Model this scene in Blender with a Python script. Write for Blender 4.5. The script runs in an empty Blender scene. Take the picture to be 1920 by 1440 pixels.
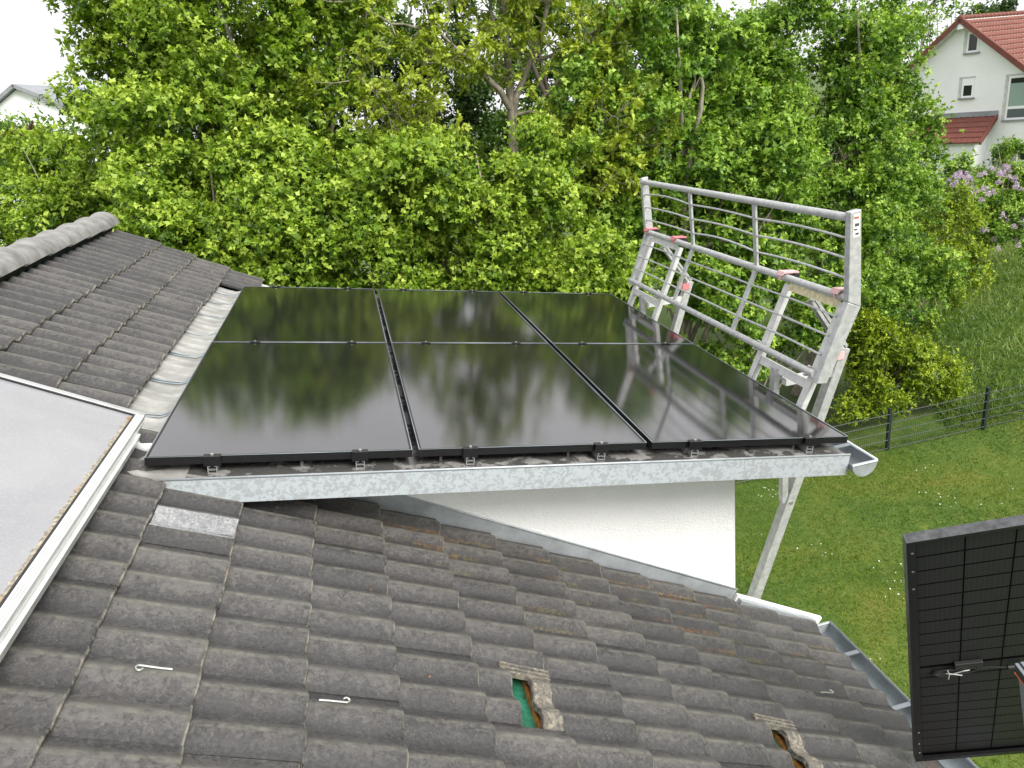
import bpy, math, random
import numpy as np
from mathutils import Vector, Matrix
random.seed(7); rng = np.random.default_rng(7)
sc = bpy.context.scene
COL = sc.collection

# ------------------------------------------------------------------ camera
CR = np.array([[0.96785188, -0.22430762, -0.11379288], [-0.18427769, -0.32446222, -0.92777476], [0.17118546, 0.91891804, -0.35536626]])
CC = np.array([1.00964887, -2.96692039, 1.16446769]); CF = 1355.268
cam = bpy.data.cameras.new('camera'); camo = bpy.data.objects.new('camera', cam); COL.objects.link(camo)
cam.sensor_width = 36.0; cam.lens = CF / 1920 * 36.0; cam.clip_start = 0.05; cam.clip_end = 3000
camo.matrix_world = Matrix(((CR[0][0], -CR[1][0], -CR[2][0], CC[0]), (CR[0][1], -CR[1][1], -CR[2][1], CC[1]),
                            (CR[0][2], -CR[1][2], -CR[2][2], CC[2]), (0, 0, 0, 1)))
sc.camera = camo
# ------------------------------------------------------------------ sky: bright overcast
SUN_EL, SUN_AZ = math.radians(43), math.radians(150)      # azimuth clockwise from +Y
w = bpy.data.worlds.new('World'); sc.world = w; w.use_nodes = True
nt = w.node_tree; nt.nodes.clear()
o = nt.nodes.new('ShaderNodeOutputWorld'); bg = nt.nodes.new('ShaderNodeBackground')
sky = nt.nodes.new('ShaderNodeTexSky'); sky.sky_type = 'NISHITA'; sky.sun_disc = False
sky.sun_elevation = SUN_EL; sky.sun_rotation = SUN_AZ; sky.dust_density = 4.0; sky.air_density = 1.2
hs = nt.nodes.new('ShaderNodeHueSaturation'); hs.inputs['Saturation'].default_value = 0.10
mx = nt.nodes.new('ShaderNodeMix'); mx.data_type = 'RGBA'; mx.inputs[0].default_value = 0.72
tc = nt.nodes.new('ShaderNodeTexCoord'); no = nt.nodes.new('ShaderNodeTexNoise'); no.inputs['Scale'].default_value = 2.2
no.inputs['Detail'].default_value = 5; cr = nt.nodes.new('ShaderNodeValToRGB')
cr.color_ramp.elements[0].color = (8.2, 8.4, 8.7, 1); cr.color_ramp.elements[1].color = (11.8, 11.8, 11.8, 1)
cr.color_ramp.elements[0].position = 0.3; cr.color_ramp.elements[1].position = 0.7
nt.links.new(tc.outputs['Generated'], no.inputs['Vector']); nt.links.new(no.outputs['Fac'], cr.inputs[0])
nt.links.new(sky.outputs[0], hs.inputs['Color']); nt.links.new(hs.outputs[0], mx.inputs[6]); nt.links.new(cr.outputs[0], mx.inputs[7])
nt.links.new(mx.outputs[2], bg.inputs[0]); bg.inputs[1].default_value = 0.108; nt.links.new(bg.outputs[0], o.inputs[0])
sl = bpy.data.lights.new('sun', 'SUN'); sl.energy = 3.0; sl.angle = math.radians(28); sl.color = (1.0, 0.965, 0.91)
so = bpy.data.objects.new('sun', sl); COL.objects.link(so)
sd = Vector((math.sin(SUN_AZ) * math.cos(SUN_EL), math.cos(SUN_AZ) * math.cos(SUN_EL), math.sin(SUN_EL)))
so.rotation_euler = sd.to_track_quat('Z', 'Y').to_euler()
sc.view_settings.view_transform = 'Standard'; sc.view_settings.look = 'None'
sc.view_settings.exposure = 0.58; sc.view_settings.gamma = 1.0

# ------------------------------------------------------------------ frames of the place
AL, TH = 0.52935571, 0.18628716                # pitch of the tiled roof, pitch of the dormer roof
HC = -0.046645 * math.cos(AL)
S = np.array([math.cos(AL), 0, -math.sin(AL)]); N = np.array([math.sin(AL), 0, math.cos(AL)])
U = np.array([math.cos(TH), 0, -math.sin(TH)]); NP = np.array([math.sin(TH), 0, math.cos(TH)])
YV = np.array([0, 1.0, 0]); ZV = np.array([0, 0, 1.0]); XV = np.array([1.0, 0, 0])
def RP(s, y, n=0.0): return s * S + y * YV + (HC + n) * N        # a point in the tiled roof's own frame
def PP(u, v, n=0.0): return u * U + v * YV + n * NP              # a point in the dormer roof's own frame
ZG = -6.95
def at(x, y, Y):                                                 # survey: bearing of a photo point taken out to depth Y
    d = CR.T @ np.array([(x - 960) / CF, (y - 720) / CF, 1.0]); return CC + d * (Y - CC[1]) / d[1]
def frame(org, ax, ay, az):
    m = Matrix.Identity(4)
    for i, v in enumerate((ax, ay, az)):
        for k in range(3): m[k][i] = v[k]
    for k in range(3): m[k][3] = org[k]
    return m

# ------------------------------------------------------------------ materials
MATS = {}
class NT:
    def __init__(s, name):
        s.m = bpy.data.materials.new(name); s.m.use_nodes = True; s.t = s.m.node_tree
        s.b = s.t.nodes['Principled BSDF']; s.out = s.t.nodes['Material Output']; MATS[name] = s.m
    def n(s, typ, **kw):
        x = s.t.nodes.new('ShaderNode' + typ)
        for k, v in kw.items():
            if k in x.inputs: x.inputs[k].default_value = v
            else: setattr(x, k, v)
        return x
    def l(s, a, b): s.t.links.new(a, b)
    def pos(s, kind='Position', scale=(1, 1, 1)):
        g = s.n('NewGeometry').outputs['Position'] if kind == 'Position' else s.n('TexCoord').outputs[kind]
        mp = s.n('Mapping'); mp.inputs['Scale'].default_value = scale; s.l(g, mp.inputs['Vector']); return mp.outputs[0]
    def noise(s, vec, scale, detail=4, rough=.55, dist=0.0):
        x = s.n('TexNoise', Scale=scale, Detail=detail, Roughness=rough, Distortion=dist); s.l(vec, x.inputs['Vector']); return x.outputs['Fac']
    def ramp(s, fac, stops):
        r = s.n('ValToRGB'); e = r.color_ramp.elements
        while len(e) < len(stops): e.new(0.5)
        for el, (p, c) in zip(e, stops):
            el.position = p; el.color = (*c, 1) if len(c) == 3 else c
        s.l(fac, r.inputs[0]); return r.outputs[0]
    def mix(s, fac, a, b, mode='MIX'):
        m = s.n('Mix', data_type='RGBA', blend_type=mode)
        for i, v in ((0, fac), (6, a), (7, b)):
            if hasattr(v, 'is_linked') or hasattr(v, 'links'): s.l(v, m.inputs[i])
            elif i == 0: m.inputs[0].default_value = v
            else: m.inputs[i].default_value = (*v, 1)
        return m.outputs[2]
    def math(s, op, a, b=None):
        m = s.n('Math', operation=op)
        for i, v in ((0, a), (1, b)):
            if v is None: continue
            if hasattr(v, 'links'): s.l(v, m.inputs[i])
            else: m.inputs[i].default_value = v
        return m.outputs[0]
    def bump(s, h, strength=.3, dist=.01):
        b = s.n('Bump', Strength=strength, Distance=dist); s.l(h, b.inputs['Height']); s.l(b.outputs[0], s.b.inputs['Normal'])
    def set(s, **kw):
        for k, v in kw.items():
            k = k.replace('_', ' ')
            if hasattr(v, 'links'): s.l(v, s.b.inputs[k])
            else: s.b.inputs[k].default_value = (*v, 1) if isinstance(v, tuple) and len(v) == 3 else v
        return s.m
BW = ((0, 0, 0), (1, 1, 1))
def plain(name, col, rough=.5, metal=0.0, var=.12, scale=9, bump=0.0, detail=5):
    t = NT(name); p = t.pos(); f = t.noise(p, scale, detail, .62)
    a = tuple(max(0, c * (1 - var * 2)) for c in col); b = tuple(min(1, c * (1 + var * 1.6)) for c in col)
    c = t.ramp(f, [(.3, a), (.7, b)])
    r = t.ramp(t.noise(p, scale * 2.3, 3), [(.3, (rough * .8,) * 3), (.7, (min(1, rough * 1.2),) * 3)])
    t.set(Base_Color=c, Roughness=r, Metallic=metal)
    if bump: t.bump(t.noise(p, scale * 6, 4), bump, .004)
    return t.m

def tile_mat(name, moss):
    t = NT(name); p = t.pos(); lo = t.pos('Object')
    rnd = t.n('ObjectInfo').outputs['Random']
    big = t.noise(p, 5.5, 6, .65, .3); fine = t.noise(p, 75, 5, .72); mid = t.noise(p, 46, 6, .80, .8)
    c = t.ramp(big, [(.28, (.025, .024, .0245)), (.52, (.035, .033, .0345)), (.75, (.050, .047, .047))])
    c = t.mix(t.ramp(fine, [(.40, BW[0]), (.66, BW[1])]), c, (.062, .058, .056))
    # crusty lichen, denser on each wave's weathered shoulder, also painting in its shading
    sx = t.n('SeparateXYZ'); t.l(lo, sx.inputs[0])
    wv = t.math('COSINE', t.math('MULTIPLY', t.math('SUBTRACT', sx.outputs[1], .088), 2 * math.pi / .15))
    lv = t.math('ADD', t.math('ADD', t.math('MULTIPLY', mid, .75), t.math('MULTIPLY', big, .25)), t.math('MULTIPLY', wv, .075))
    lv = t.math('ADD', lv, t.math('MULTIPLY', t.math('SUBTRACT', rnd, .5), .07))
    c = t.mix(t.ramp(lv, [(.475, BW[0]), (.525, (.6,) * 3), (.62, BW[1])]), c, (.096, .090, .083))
    # small light crumbs
    vo = t.n('TexVoronoi', Scale=170.0); t.l(p, vo.inputs['Vector'])
    cl = t.noise(p, 6.5, 3, .6)
    cb = t.math('MULTIPLY', t.ramp(vo.outputs['Distance'], [(.10, BW[1]), (.17, BW[0])]), t.ramp(cl, [(.52, BW[0]), (.62, BW[1])]))
    c = t.mix(t.math('MULTIPLY', cb, .8), c, (.38, .36, .31))
    # pale worn nose at the lower end
    nose = t.ramp(sx.outputs[0], [(.3815, BW[0]), (.3865, BW[1])])
    nz = t.math('MULTIPLY', nose, t.ramp(t.noise(p, 17, 4, .7), [(.42, BW[0]), (.58, BW[1])]))
    c = t.mix(t.math('MULTIPLY', nz, .75), c, (.34, .315, .255))
    cw_ = t.ramp(t.math('COSINE', t.math('MULTIPLY', t.math('SUBTRACT', sx.outputs[1], .079), 2 * math.pi / .15)), [(.86, BW[0]), (.97, BW[1])])  # pale lichen along each crest, doubling as its painted highlight
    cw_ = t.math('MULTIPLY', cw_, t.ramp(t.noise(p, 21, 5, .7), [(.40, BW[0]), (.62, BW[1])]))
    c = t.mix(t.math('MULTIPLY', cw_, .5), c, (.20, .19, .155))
    if moss:
        val = t.ramp(t.math('COSINE', t.math('MULTIPLY', sx.outputs[1], 2 * math.pi / .15)), [(.45, BW[0]), (.85, BW[1])])
        ml = t.math('MULTIPLY', t.math('MULTIPLY', t.ramp(t.noise(p, 55, 6, .78), [(.47, BW[0]), (.62, BW[1])]), t.ramp(t.noise(p, 3.0, 3, .6), [(.46, BW[0]), (.60, BW[1])])), val)
        mc = t.ramp(t.noise(p, 3.2, 2), [(.50, (.17, .150, .05)), (.66, (.28, .13, .04))])
        c = t.mix(t.math('MULTIPLY', ml, .85), c, mc)
    v = t.n('HueSaturation'); t.l(c, v.inputs['Color']); t.l(t.ramp(rnd, [(0, (.90,) * 3), (1, (1.09,) * 3)]), v.inputs['Value'])
    ro = t.ramp(t.noise(p, 9, 4), [(.3, (.34,) * 3), (.7, (.60,) * 3)])
    t.set(Base_Color=v.outputs[0], Roughness=ro, Specular_IOR_Level=.45)
    t.bump(t.math('ADD', fine, t.math('MULTIPLY', mid, 1.3)), .55, .004)
    return t.m
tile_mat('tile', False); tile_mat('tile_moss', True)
t = NT('tile_pale'); p = t.pos(); f = t.noise(p, 60, 6, .8); g = t.noise(p, 22, 4, .7)
c = t.ramp(f, [(.38, (.07, .064, .055)), (.52, (.17, .155, .125)), (.66, (.36, .31, .22))]); t.set(Base_Color=t.mix(t.ramp(g, [(.45, BW[0]), (.62, (.8,) * 3)]), c, (.085, .08, .075)), Roughness=.85); t.bump(f, .6, .003)
t = NT('tile_newgrey'); p = t.pos(); f = t.noise(p, 95, 6, .8); g = t.noise(p, 14, 4, .6)
c = t.ramp(f, [(.36, (.12, .123, .13)), (.52, (.27, .273, .28)), (.66, (.42, .42, .41))]); t.set(Base_Color=t.mix(t.ramp(g, [(.45, BW[0]), (.65, (.55,) * 3)]), c, (.10, .10, .105)), Roughness=.75); t.bump(f, .5, .003)
plain('tile_brown', (.075, .055, .048), .7, 0, .2, 30, .3)
plain('ridge', (.21, .205, .195), .6, 0, .22, 9, .25)
plain('membrane', (.018, .13, .075), .55, 0, .25, 40, .3)
plain('batten', (.42, .18, .045), .7, 0, .25, 35, .3)
t = NT('white_render'); p = t.pos(); t.set(Base_Color=t.ramp(t.noise(p, 2.5, 5, .7), [(.3, (.84, .845, .83)), (.7, (.89, .895, .885))]), Roughness=.92); t.bump(t.noise(p, 85, 4, .6), .9, .008)
plain('white_paint', (.78, .78, .76), .55, 0, .04, 12)
plain('zinc', (.24, .27, .29), .48, .35, .12, 8, .05)
plain('zinc_light', (.40, .43, .45), .42, .35, .10, 10, .05)
plain('alu', (.58, .58, .575), .36, .75, .07, 12, .04)
plain('alu_white', (.70, .70, .69), .38, .45, .05, 16, .04)
plain('black_alu', (.010, .010, .011), .38, .2, .15, 40)
plain('black_rubber', (.018, .018, .018), .45)
plain('pink', (.62, .20, .22), .5, 0, .10, 20); plain('pink_pale', (.64, .40, .40), .55, 0, .10, 20)
plain('anthracite', (.016, .022, .027), .45, 0, .1, 20)
plain('pvc', (.62, .64, .63), .4, 0, .06, 8)
plain('dark_gap', (.01, .01, .01), .8)
plain('leaf_dry', (.20, .10, .045), .7, 0, .35, 60)
plain('steel', (.62, .62, .60), .3, .9, .05, 20)
plain('label_white', (.70, .68, .62), .6, 0, .12, 45); plain('label_yellow', (.62, .56, .36), .6, 0, .15, 40)
plain('print_dark', (.06, .06, .065), .6); plain('print_red', (.50, .12, .08), .6)
plain('orange', (.62, .13, .02), .5)

t = NT('galv'); p = t.pos()          # scaffold: weathered galvanised steel
f = t.noise(p, 26, 5, .65, .5)
t.set(Base_Color=t.ramp(f, [(.3, (.34, .345, .35)), (.55, (.48, .485, .485)), (.75, (.58, .58, .575))]),
      Roughness=t.ramp(t.noise(p, 40, 3), [(.3, (.40,) * 3), (.7, (.58,) * 3)]), Metallic=.35)
t = NT('galv_bright'); p = t.pos()
f = t.noise(p, 18, 5, .65, .5)
t.set(Base_Color=t.ramp(f, [(.3, (.50, .505, .50)), (.6, (.63, .63, .62)), (.8, (.70, .70, .68))]), Roughness=.5, Metallic=.15)

t = NT('fascia'); p = t.pos('Position', (1, 1, 1.0))   # folded zinc, blotched by drying rain
f = t.noise(p, 34, 4, .58, .9); g = t.noise(p, 80, 3, .6, .5)
h = t.math('ADD', f, t.math('MULTIPLY', t.math('SUBTRACT', g, .5), .5))
c = t.ramp(h, [(.495, (.42, .46, .485)), (.530, (.325, .345, .36))])
c = t.mix(t.ramp(t.noise(p, 3, 3), [(.35, BW[0]), (.7, (.25,) * 3)]), c, (.33, .36, .37))
t.set(Base_Color=c, Roughness=.55, Metallic=.05)

t = NT('sheet'); p = t.pos('Position', (1, 1, 1))      # zinc roof sheet with damp patches, darkened to paint in shade under the modules
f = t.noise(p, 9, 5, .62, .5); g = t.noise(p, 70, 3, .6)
wet_shade = t.ramp(f, [(.42, BW[0]), (.50, BW[1])])
c = t.mix(t.math('MULTIPLY', wet_shade, .8), t.ramp(g, [(.35, (.20, .195, .185)), (.65, (.29, .285, .27))]), (.035, .033, .031))
sp = t.n('TexVoronoi', Scale=55.0); t.l(p, sp.inputs['Vector'])
c = t.mix(t.math('MULTIPLY', t.ramp(sp.outputs['Distance'], [(.15, BW[1]), (.24, BW[0])]), t.ramp(t.noise(p, 5, 3), [(.55, BW[0]), (.66, BW[1])])), c, (.025, .022, .02))
t.set(Base_Color=c, Roughness=t.mix(wet_shade, (.5, .5, .5), (.22, .22, .22)), Metallic=.1)
t = NT('flashing'); p = t.pos()
f = t.noise(p, 7, 5, .65, .4); g = t.noise(p, 130, 3, .7)
c = t.ramp(f, [(.3, (.22, .217, .20)), (.5, (.31, .306, .285)), (.7, (.40, .395, .37))])
c = t.mix(t.ramp(g, [(.58, BW[0]), (.72, (.7,) * 3)]), c, (.22, .21, .19))
t.set(Base_Color=c, Roughness=.5, Metallic=.15)

t = NT('pv_glass'); p = t.pos()       # black module behind rain-specked textured glass
v = t.n('TexVoronoi', Scale=210.0); t.l(p, v.inputs['Vector'])
dr = t.ramp(v.outputs['Distance'], [(.10, BW[1]), (.26, BW[0])])
dm = t.math('MULTIPLY', dr, t.ramp(t.noise(p, 60, 2), [(.5, BW[0]), (.58, BW[1])]))
t.set(Base_Color=t.mix(t.math('MULTIPLY', t.ramp(t.noise(p, 2.2, 4), [(.35, BW[0]), (.7, BW[1])]), .35), t.mix(t.math('MULTIPLY', dm, .7), (.008, .008, .009), (.06, .06, .06)), (.022, .022, .022)),
      Roughness=t.ramp(t.noise(p, 3, 4), [(.3, (.04,) * 3), (.7, (.07,) * 3)]), IOR=2.4, Specular_Tint=(1.0, .96, .99))
t.bump(t.math('ADD', t.noise(p, 130, 2, .5), t.math('MULTIPLY', dm, 1.2)), .06, .002)
t = NT('pv_cell'); lo = t.pos('Object'); sx = t.n('SeparateXYZ'); t.l(lo, sx.inputs[0])
fr = t.math('FRACT', t.math('MULTIPLY', sx.outputs[0], 1 / .0155))
wire = t.ramp(fr, [(.90, BW[0]), (.93, BW[1])])
t.set(Base_Color=t.mix(t.math('MULTIPLY', wire, .45), (.020, .0195, .020), (.06, .059, .058)), Roughness=.4, IOR=1.25)
plain('edge_grey', (.075, .077, .08), .5, .2, .25, 45)
t = NT('pv_back'); t.set(Base_Color=(.0015, .0015, .0015), Roughness=.6, IOR=1.15)
t = NT('collector_glass'); p = t.pos()
f = t.noise(p, 2.0, 5, .6, .5); g = t.noise(p, 150, 3, .7); k = t.noise(p, 22, 6, .75, 2.0)
c = t.ramp(f, [(.3, (.235, .234, .247)), (.7, (.305, .304, .316))])  # pale tone paints in the mirrored white sky; the absorber itself is dark
c = t.mix(t.ramp(g, [(.45, BW[0]), (.75, (.35,) * 3)]), c, (.42, .415, .43)); c = t.mix(t.ramp(k, [(.58, BW[0]), (.72, (.4,) * 3)]), c, (.46, .45, .44))
t.set(Base_Color=c, Roughness=.28, IOR=1.45); t.bump(g, .12, .001)
t = NT('lichen_seam'); p = t.pos(); f = t.noise(p, 60, 5, .7)
t.set(Base_Color=t.mix(t.ramp(t.noise(p, 9, 3), [(.55, BW[0]), (.66, (.8,) * 3)]), t.ramp(f, [(.4, (.16, .15, .12)), (.6, (.42, .37, .28))]), t.ramp(f, [(.4, (.22, .11, .04)), (.65, (.42, .20, .07))])), Roughness=.9)
t.bump(f, .8, .006)

t = NT('lawn'); p = t.pos()
f = t.noise(p, .55, 5, .65, .4); g = t.noise(p, 38, 4, .75); m = t.noise(p, 5, 4, .65)
c = t.ramp(f, [(.30, (.045, .105, .006)), (.48, (.090, .160, .010)), (.60, (.140, .185, .014)), (.72, (.25, .215, .045))])
c = t.mix(t.ramp(g, [(.3, (.75,) * 3), (.7, BW[0])]), c, (.060, .100, .010)); c = t.mix(t.ramp(m, [(.5, BW[0]), (.75, (.5,) * 3)]), c, (.21, .22, .035))
t.set(Base_Color=c, Roughness=.85); t.bump(g, .8, .04)
t = NT('meadow'); p = t.pos(); f = t.noise(p, .9, 5, .65, .4); g = t.noise(p, 20, 4, .75)
c = t.ramp(f, [(.3, (.060, .105, .016)), (.6, (.105, .160, .028)), (.8, (.16, .18, .05))]); c = t.mix(t.ramp(g, [(.3, (.7,) * 3), (.7, BW[0])]), c, (.030, .050, .012))
t.set(Base_Color=c, Roughness=.9); t.bump(g, .8, .08)

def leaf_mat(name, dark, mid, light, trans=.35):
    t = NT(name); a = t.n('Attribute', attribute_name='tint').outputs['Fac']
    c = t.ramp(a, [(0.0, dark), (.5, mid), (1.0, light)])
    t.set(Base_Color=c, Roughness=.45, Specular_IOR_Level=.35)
    tr = t.n('BsdfTranslucent'); sat = t.n('HueSaturation', Saturation=1.1, Value=1.15); t.l(c, sat.inputs['Color']); t.l(sat.outputs[0], tr.inputs['Color'])
    ms = t.n('MixShader'); ms.inputs[0].default_value = trans
    t.l(t.b.outputs[0], ms.inputs[1]); t.l(tr.outputs[0], ms.inputs[2]); t.l(ms.outputs[0], t.out.inputs['Surface'])
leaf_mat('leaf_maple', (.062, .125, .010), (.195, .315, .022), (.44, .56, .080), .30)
leaf_mat('leaf_right', (.055, .125, .013), (.165, .300, .028), (.39, .54, .085), .30)
leaf_mat('leaf_ash', (.085, .135, .010), (.235, .315, .025), (.48, .56, .07), .28)
leaf_mat('leaf_yellow', (.070, .125, .006), (.185, .275, .012), (.39, .48, .030), .28)
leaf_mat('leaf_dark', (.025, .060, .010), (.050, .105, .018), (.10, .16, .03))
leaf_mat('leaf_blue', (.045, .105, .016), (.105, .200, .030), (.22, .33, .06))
leaf_mat('leaf_brown', (.045, .030, .015), (.075, .048, .025), (.12, .08, .04), .15)
leaf_mat('lilac_flower', (.44, .30, .46), (.60, .46, .62), (.76, .66, .75), .2)
leaf_mat('grass_blade', (.040, .098, .005), (.090, .172, .009), (.215, .25, .03), .25)
leaf_mat('meadow_blade', (.075, .140, .022), (.150, .240, .040), (.30, .35, .11), .35)
leaf_mat('daisy', (.75, .75, .70), (.8, .8, .76), (.85, .85, .80), .1)
t = NT('bark'); p = t.pos('Position', (1, 1, .25)); f = t.noise(p, 22, 5, .7)
t.set(Base_Color=t.ramp(f, [(.3, (.13, .11, .08)), (.55, (.26, .23, .18)), (.75, (.42, .39, .32))]), Roughness=.9); t.bump(f, .6, .02)
t = NT('bark_dark'); p = t.pos('Position', (1, 1, .25)); f = t.noise(p, 22, 5, .7)
t.set(Base_Color=t.ramp(f, [(.3, (.03, .024, .018)), (.7, (.085, .068, .05))]), Roughness=.9)
t = NT('red_tile'); p = t.pos(); f = t.noise(p, 1.6, 5, .7); g = t.noise(p, 12, 3, .6)
c = t.ramp(f, [(.3, (.145, .040, .026)), (.6, (.205, .060, .040)), (.8, (.26, .11, .075))]); c = t.mix(t.ramp(g, [(.4, (.5,) * 3), (.65, BW[0])]), c, (.11, .035, .026))
t.set(Base_Color=c, Roughness=.65)
plain('far_white', (.83, .845, .84), .9, 0, .03, .6); plain('far_grey', (.24, .25, .27), .6, 0, .1, 2)
plain('soffit', (.55, .55, .53), .7); plain('far_blue', (.10, .14, .26), .25, 0, .1, 2)
t = NT('window_glass'); t.set(Base_Color=(.015, .017, .018), Roughness=.06)
t = NT('blind'); t.set(Base_Color=(.26, .36, .31), Roughness=.5)
t = NT('dark_glass_grey'); t.set(Base_Color=(.10, .12, .13), Roughness=.15)

# ------------------------------------------------------------------ mesh helpers
class MB:
    def __init__(s): s.v = []; s.f = []; s.mi = []
    def add(s, vs, fs, mi=0):
        o = len(s.v); s.v += [tuple(float(c) for c in v) for v in vs]; s.f += [tuple(i + o for i in f) for f in fs]; s.mi += [mi] * len(fs); return s
    def hexa(s, c, mi=0):            # eight corners: bottom four, top four (same winding)
        return s.add(c, [(3, 2, 1, 0), (4, 5, 6, 7), (0, 1, 5, 4), (1, 2, 6, 5), (2, 3, 7, 6), (3, 0, 4, 7)], mi)
    def box(s, org, ax, ay, az, x, y, z, mi=0):
        o_, a, b, c = (np.asarray(q, float) for q in (org, ax, ay, az))
        P = lambda i, j, k: o_ + a * x[i] + b * y[j] + c * z[k]
        return s.hexa([P(0, 0, 0), P(1, 0, 0), P(1, 1, 0), P(0, 1, 0), P(0, 0, 1), P(1, 0, 1), P(1, 1, 1), P(0, 1, 1)], mi)
    def wbox(s, x, y, z, mi=0): return s.box((0, 0, 0), XV, YV, ZV, x, y, z, mi)
    def bar(s, a, b, side, w, d, mi=0):   # rectangular bar a-b; w along side, d across
        a, b, side = (np.asarray(q, float) for q in (a, b, side)); t_ = b - a; L = np.linalg.norm(t_); t_ = t_ / L
        side = side - t_ * (side @ t_); side /= np.linalg.norm(side); e = np.cross(t_, side)
        return s.box(a, side, e, t_, (-w / 2, w / 2), (-d / 2, d / 2), (0, L), mi)
    def tube(s, pts, r, n=8, mi=0, caps=True):
        pts = [np.asarray(q, float) for q in pts]; m = len(pts); rs = [r] * m if np.isscalar(r) else list(r)
        vs = []; prev = None
        for i, q in enumerate(pts):
            d = (pts[min(i + 1, m - 1)] - pts[max(i - 1, 0)]); d = d / (np.linalg.norm(d) + 1e-12)
            if prev is None:
                a = np.cross(d, ZV if abs(d[2]) < .9 else XV)
            else: a = prev - d * (prev @ d)
            a /= np.linalg.norm(a); prev = a; b = np.cross(d, a)
            for k in range(n):
                g = 2 * math.pi * k / n; vs.append(q + rs[i] * (a * math.cos(g) + b * math.sin(g)))
        fs = [(i * n + k, i * n + (k + 1) % n, (i + 1) * n + (k + 1) % n, (i + 1) * n + k) for i in range(m - 1) for k in range(n)]
        if caps: fs += [tuple(reversed(range(n))), tuple((m - 1) * n + k for k in range(n))]
        return s.add(vs, fs, mi)
    def prism(s, poly, org, ax, ay, az, z0, z1, mi=0):   # polygon in (ax, ay), extruded along az
        o_, a, b, c = (np.asarray(q, float) for q in (org, ax, ay, az)); n = len(poly)
        vs = [o_ + a * p[0] + b * p[1] + c * z for z in (z0, z1) for p in poly]
        fs = [tuple(reversed(range(n))), tuple(range(n, 2 * n))] + [(i, (i + 1) % n, n + (i + 1) % n, n + i) for i in range(n)]
        return s.add(vs, fs, mi)
    def loft(s, rows, mi=0, closed=False):
        n = len(rows[0]); vs = [p for r in rows for p in r]
        fs = [(i * n + k, i * n + k + 1, (i + 1) * n + k + 1, (i + 1) * n + k) for i in range(len(rows) - 1) for k in range(n - 1)]
        if closed: fs += [(i * n + n - 1, i * n, (i + 1) * n, (i + 1) * n + n - 1) for i in range(len(rows) - 1)]
        return s.add(vs, fs, mi)
    def mesh(s, name, mats, smooth=False):
        me = bpy.data.meshes.new(name); me.from_pydata(s.v, [], s.f)
        for m in ([mats] if isinstance(mats, str) else mats): me.materials.append(MATS[m])
        me.polygons.foreach_set('material_index', s.mi)
        if smooth: me.polygons.foreach_set('use_smooth', [True] * len(me.polygons))
        me.update(); return me
    def build(s, name, mats, parent=None, smooth=False, bevel=0.0):
        ob = bpy.data.objects.new(name, s.mesh(name, mats, smooth)); COL.objects.link(ob)
        if parent: ob.parent = parent
        if bevel:
            b = ob.modifiers.new('bevel', 'BEVEL'); b.width = bevel; b.segments = 2; b.limit_method = 'ANGLE'; b.angle_limit = math.radians(40)
        return ob
def smooth_by_angle(ob, ang=40):
    me = ob.data; me.polygons.foreach_set('use_smooth', [True] * len(me.polygons))
    try: me.set_sharp_from_angle(angle=math.radians(ang))
    except Exception: pass
    return ob
def tag(o_, label=None, cat=None, group=None, kind=None):
    for k, v in (('label', label), ('category', cat), ('group', group), ('kind', kind)):
        if v: o_[k] = v
    return o_
def empty(name, label, cat, group=None, loc=(0, 0, 0)):
    e = bpy.data.objects.new(name, None); COL.objects.link(e); e.empty_display_size = .2; e.location = loc
    return tag(e, label, cat, group)
def inst(name, me, parent, mat4=None):
    ob = bpy.data.objects.new(name, me); COL.objects.link(ob); ob.parent = parent
    if mat4 is not None: ob.matrix_local = mat4
    return ob

# ================================================================== GROUND
def gz(x, y):                          # lawn level, then a bank rising behind the fence
    d = np.maximum(0, y - 10.2); r = 1 / (1 + np.exp(-(x - 12) / 3.0))
    z = ZG + np.minimum(d * .16, 2.2) * (.35 + .65 * r) + .05 * np.sin(x * 1.3) * np.sin(y * .9)
    return z - .03 * (y < 10.2)
xs = np.unique(np.concatenate([np.linspace(-900, -40, 14), np.linspace(-40, 60, 120), np.linspace(60, 900, 14)]))
ys = np.unique(np.concatenate([np.linspace(-400, -20, 8), np.linspace(-20, 10.1, 40), np.linspace(10.1, 60, 80), np.linspace(60, 1500, 16)]))
X, Y = np.meshgrid(xs, ys); Z = gz(X, Y)
m = MB(); rows = [[(X[j, i], Y[j, i], Z[j, i]) for i in range(len(xs))] for j in range(len(ys))]
m.loft(rows); m.mi = [0 if ys[j] < 10.15 else 1 for j in range(len(ys) - 1) for i in range(len(xs) - 1)]
g = m.build('ground', ['lawn', 'meadow'], smooth=True); tag(g, kind='structure')

# ================================================================== HOUSE
house = empty('house', 'white house with grey tiled roof and flat roofed dormer in the foreground', 'house', loc=tuple(RP(0, 0)))
HINV = Matrix.Translation(-Vector(RP(0, 0)))
def hpart(mb, name, mats, parent=None, smooth=False, bevel=0.0):
    ob = mb.build(name, mats, None, smooth, bevel); par = parent or house
    ob.parent = par
    if par is house: ob.matrix_parent_inverse = HINV.copy()
    return ob
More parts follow.
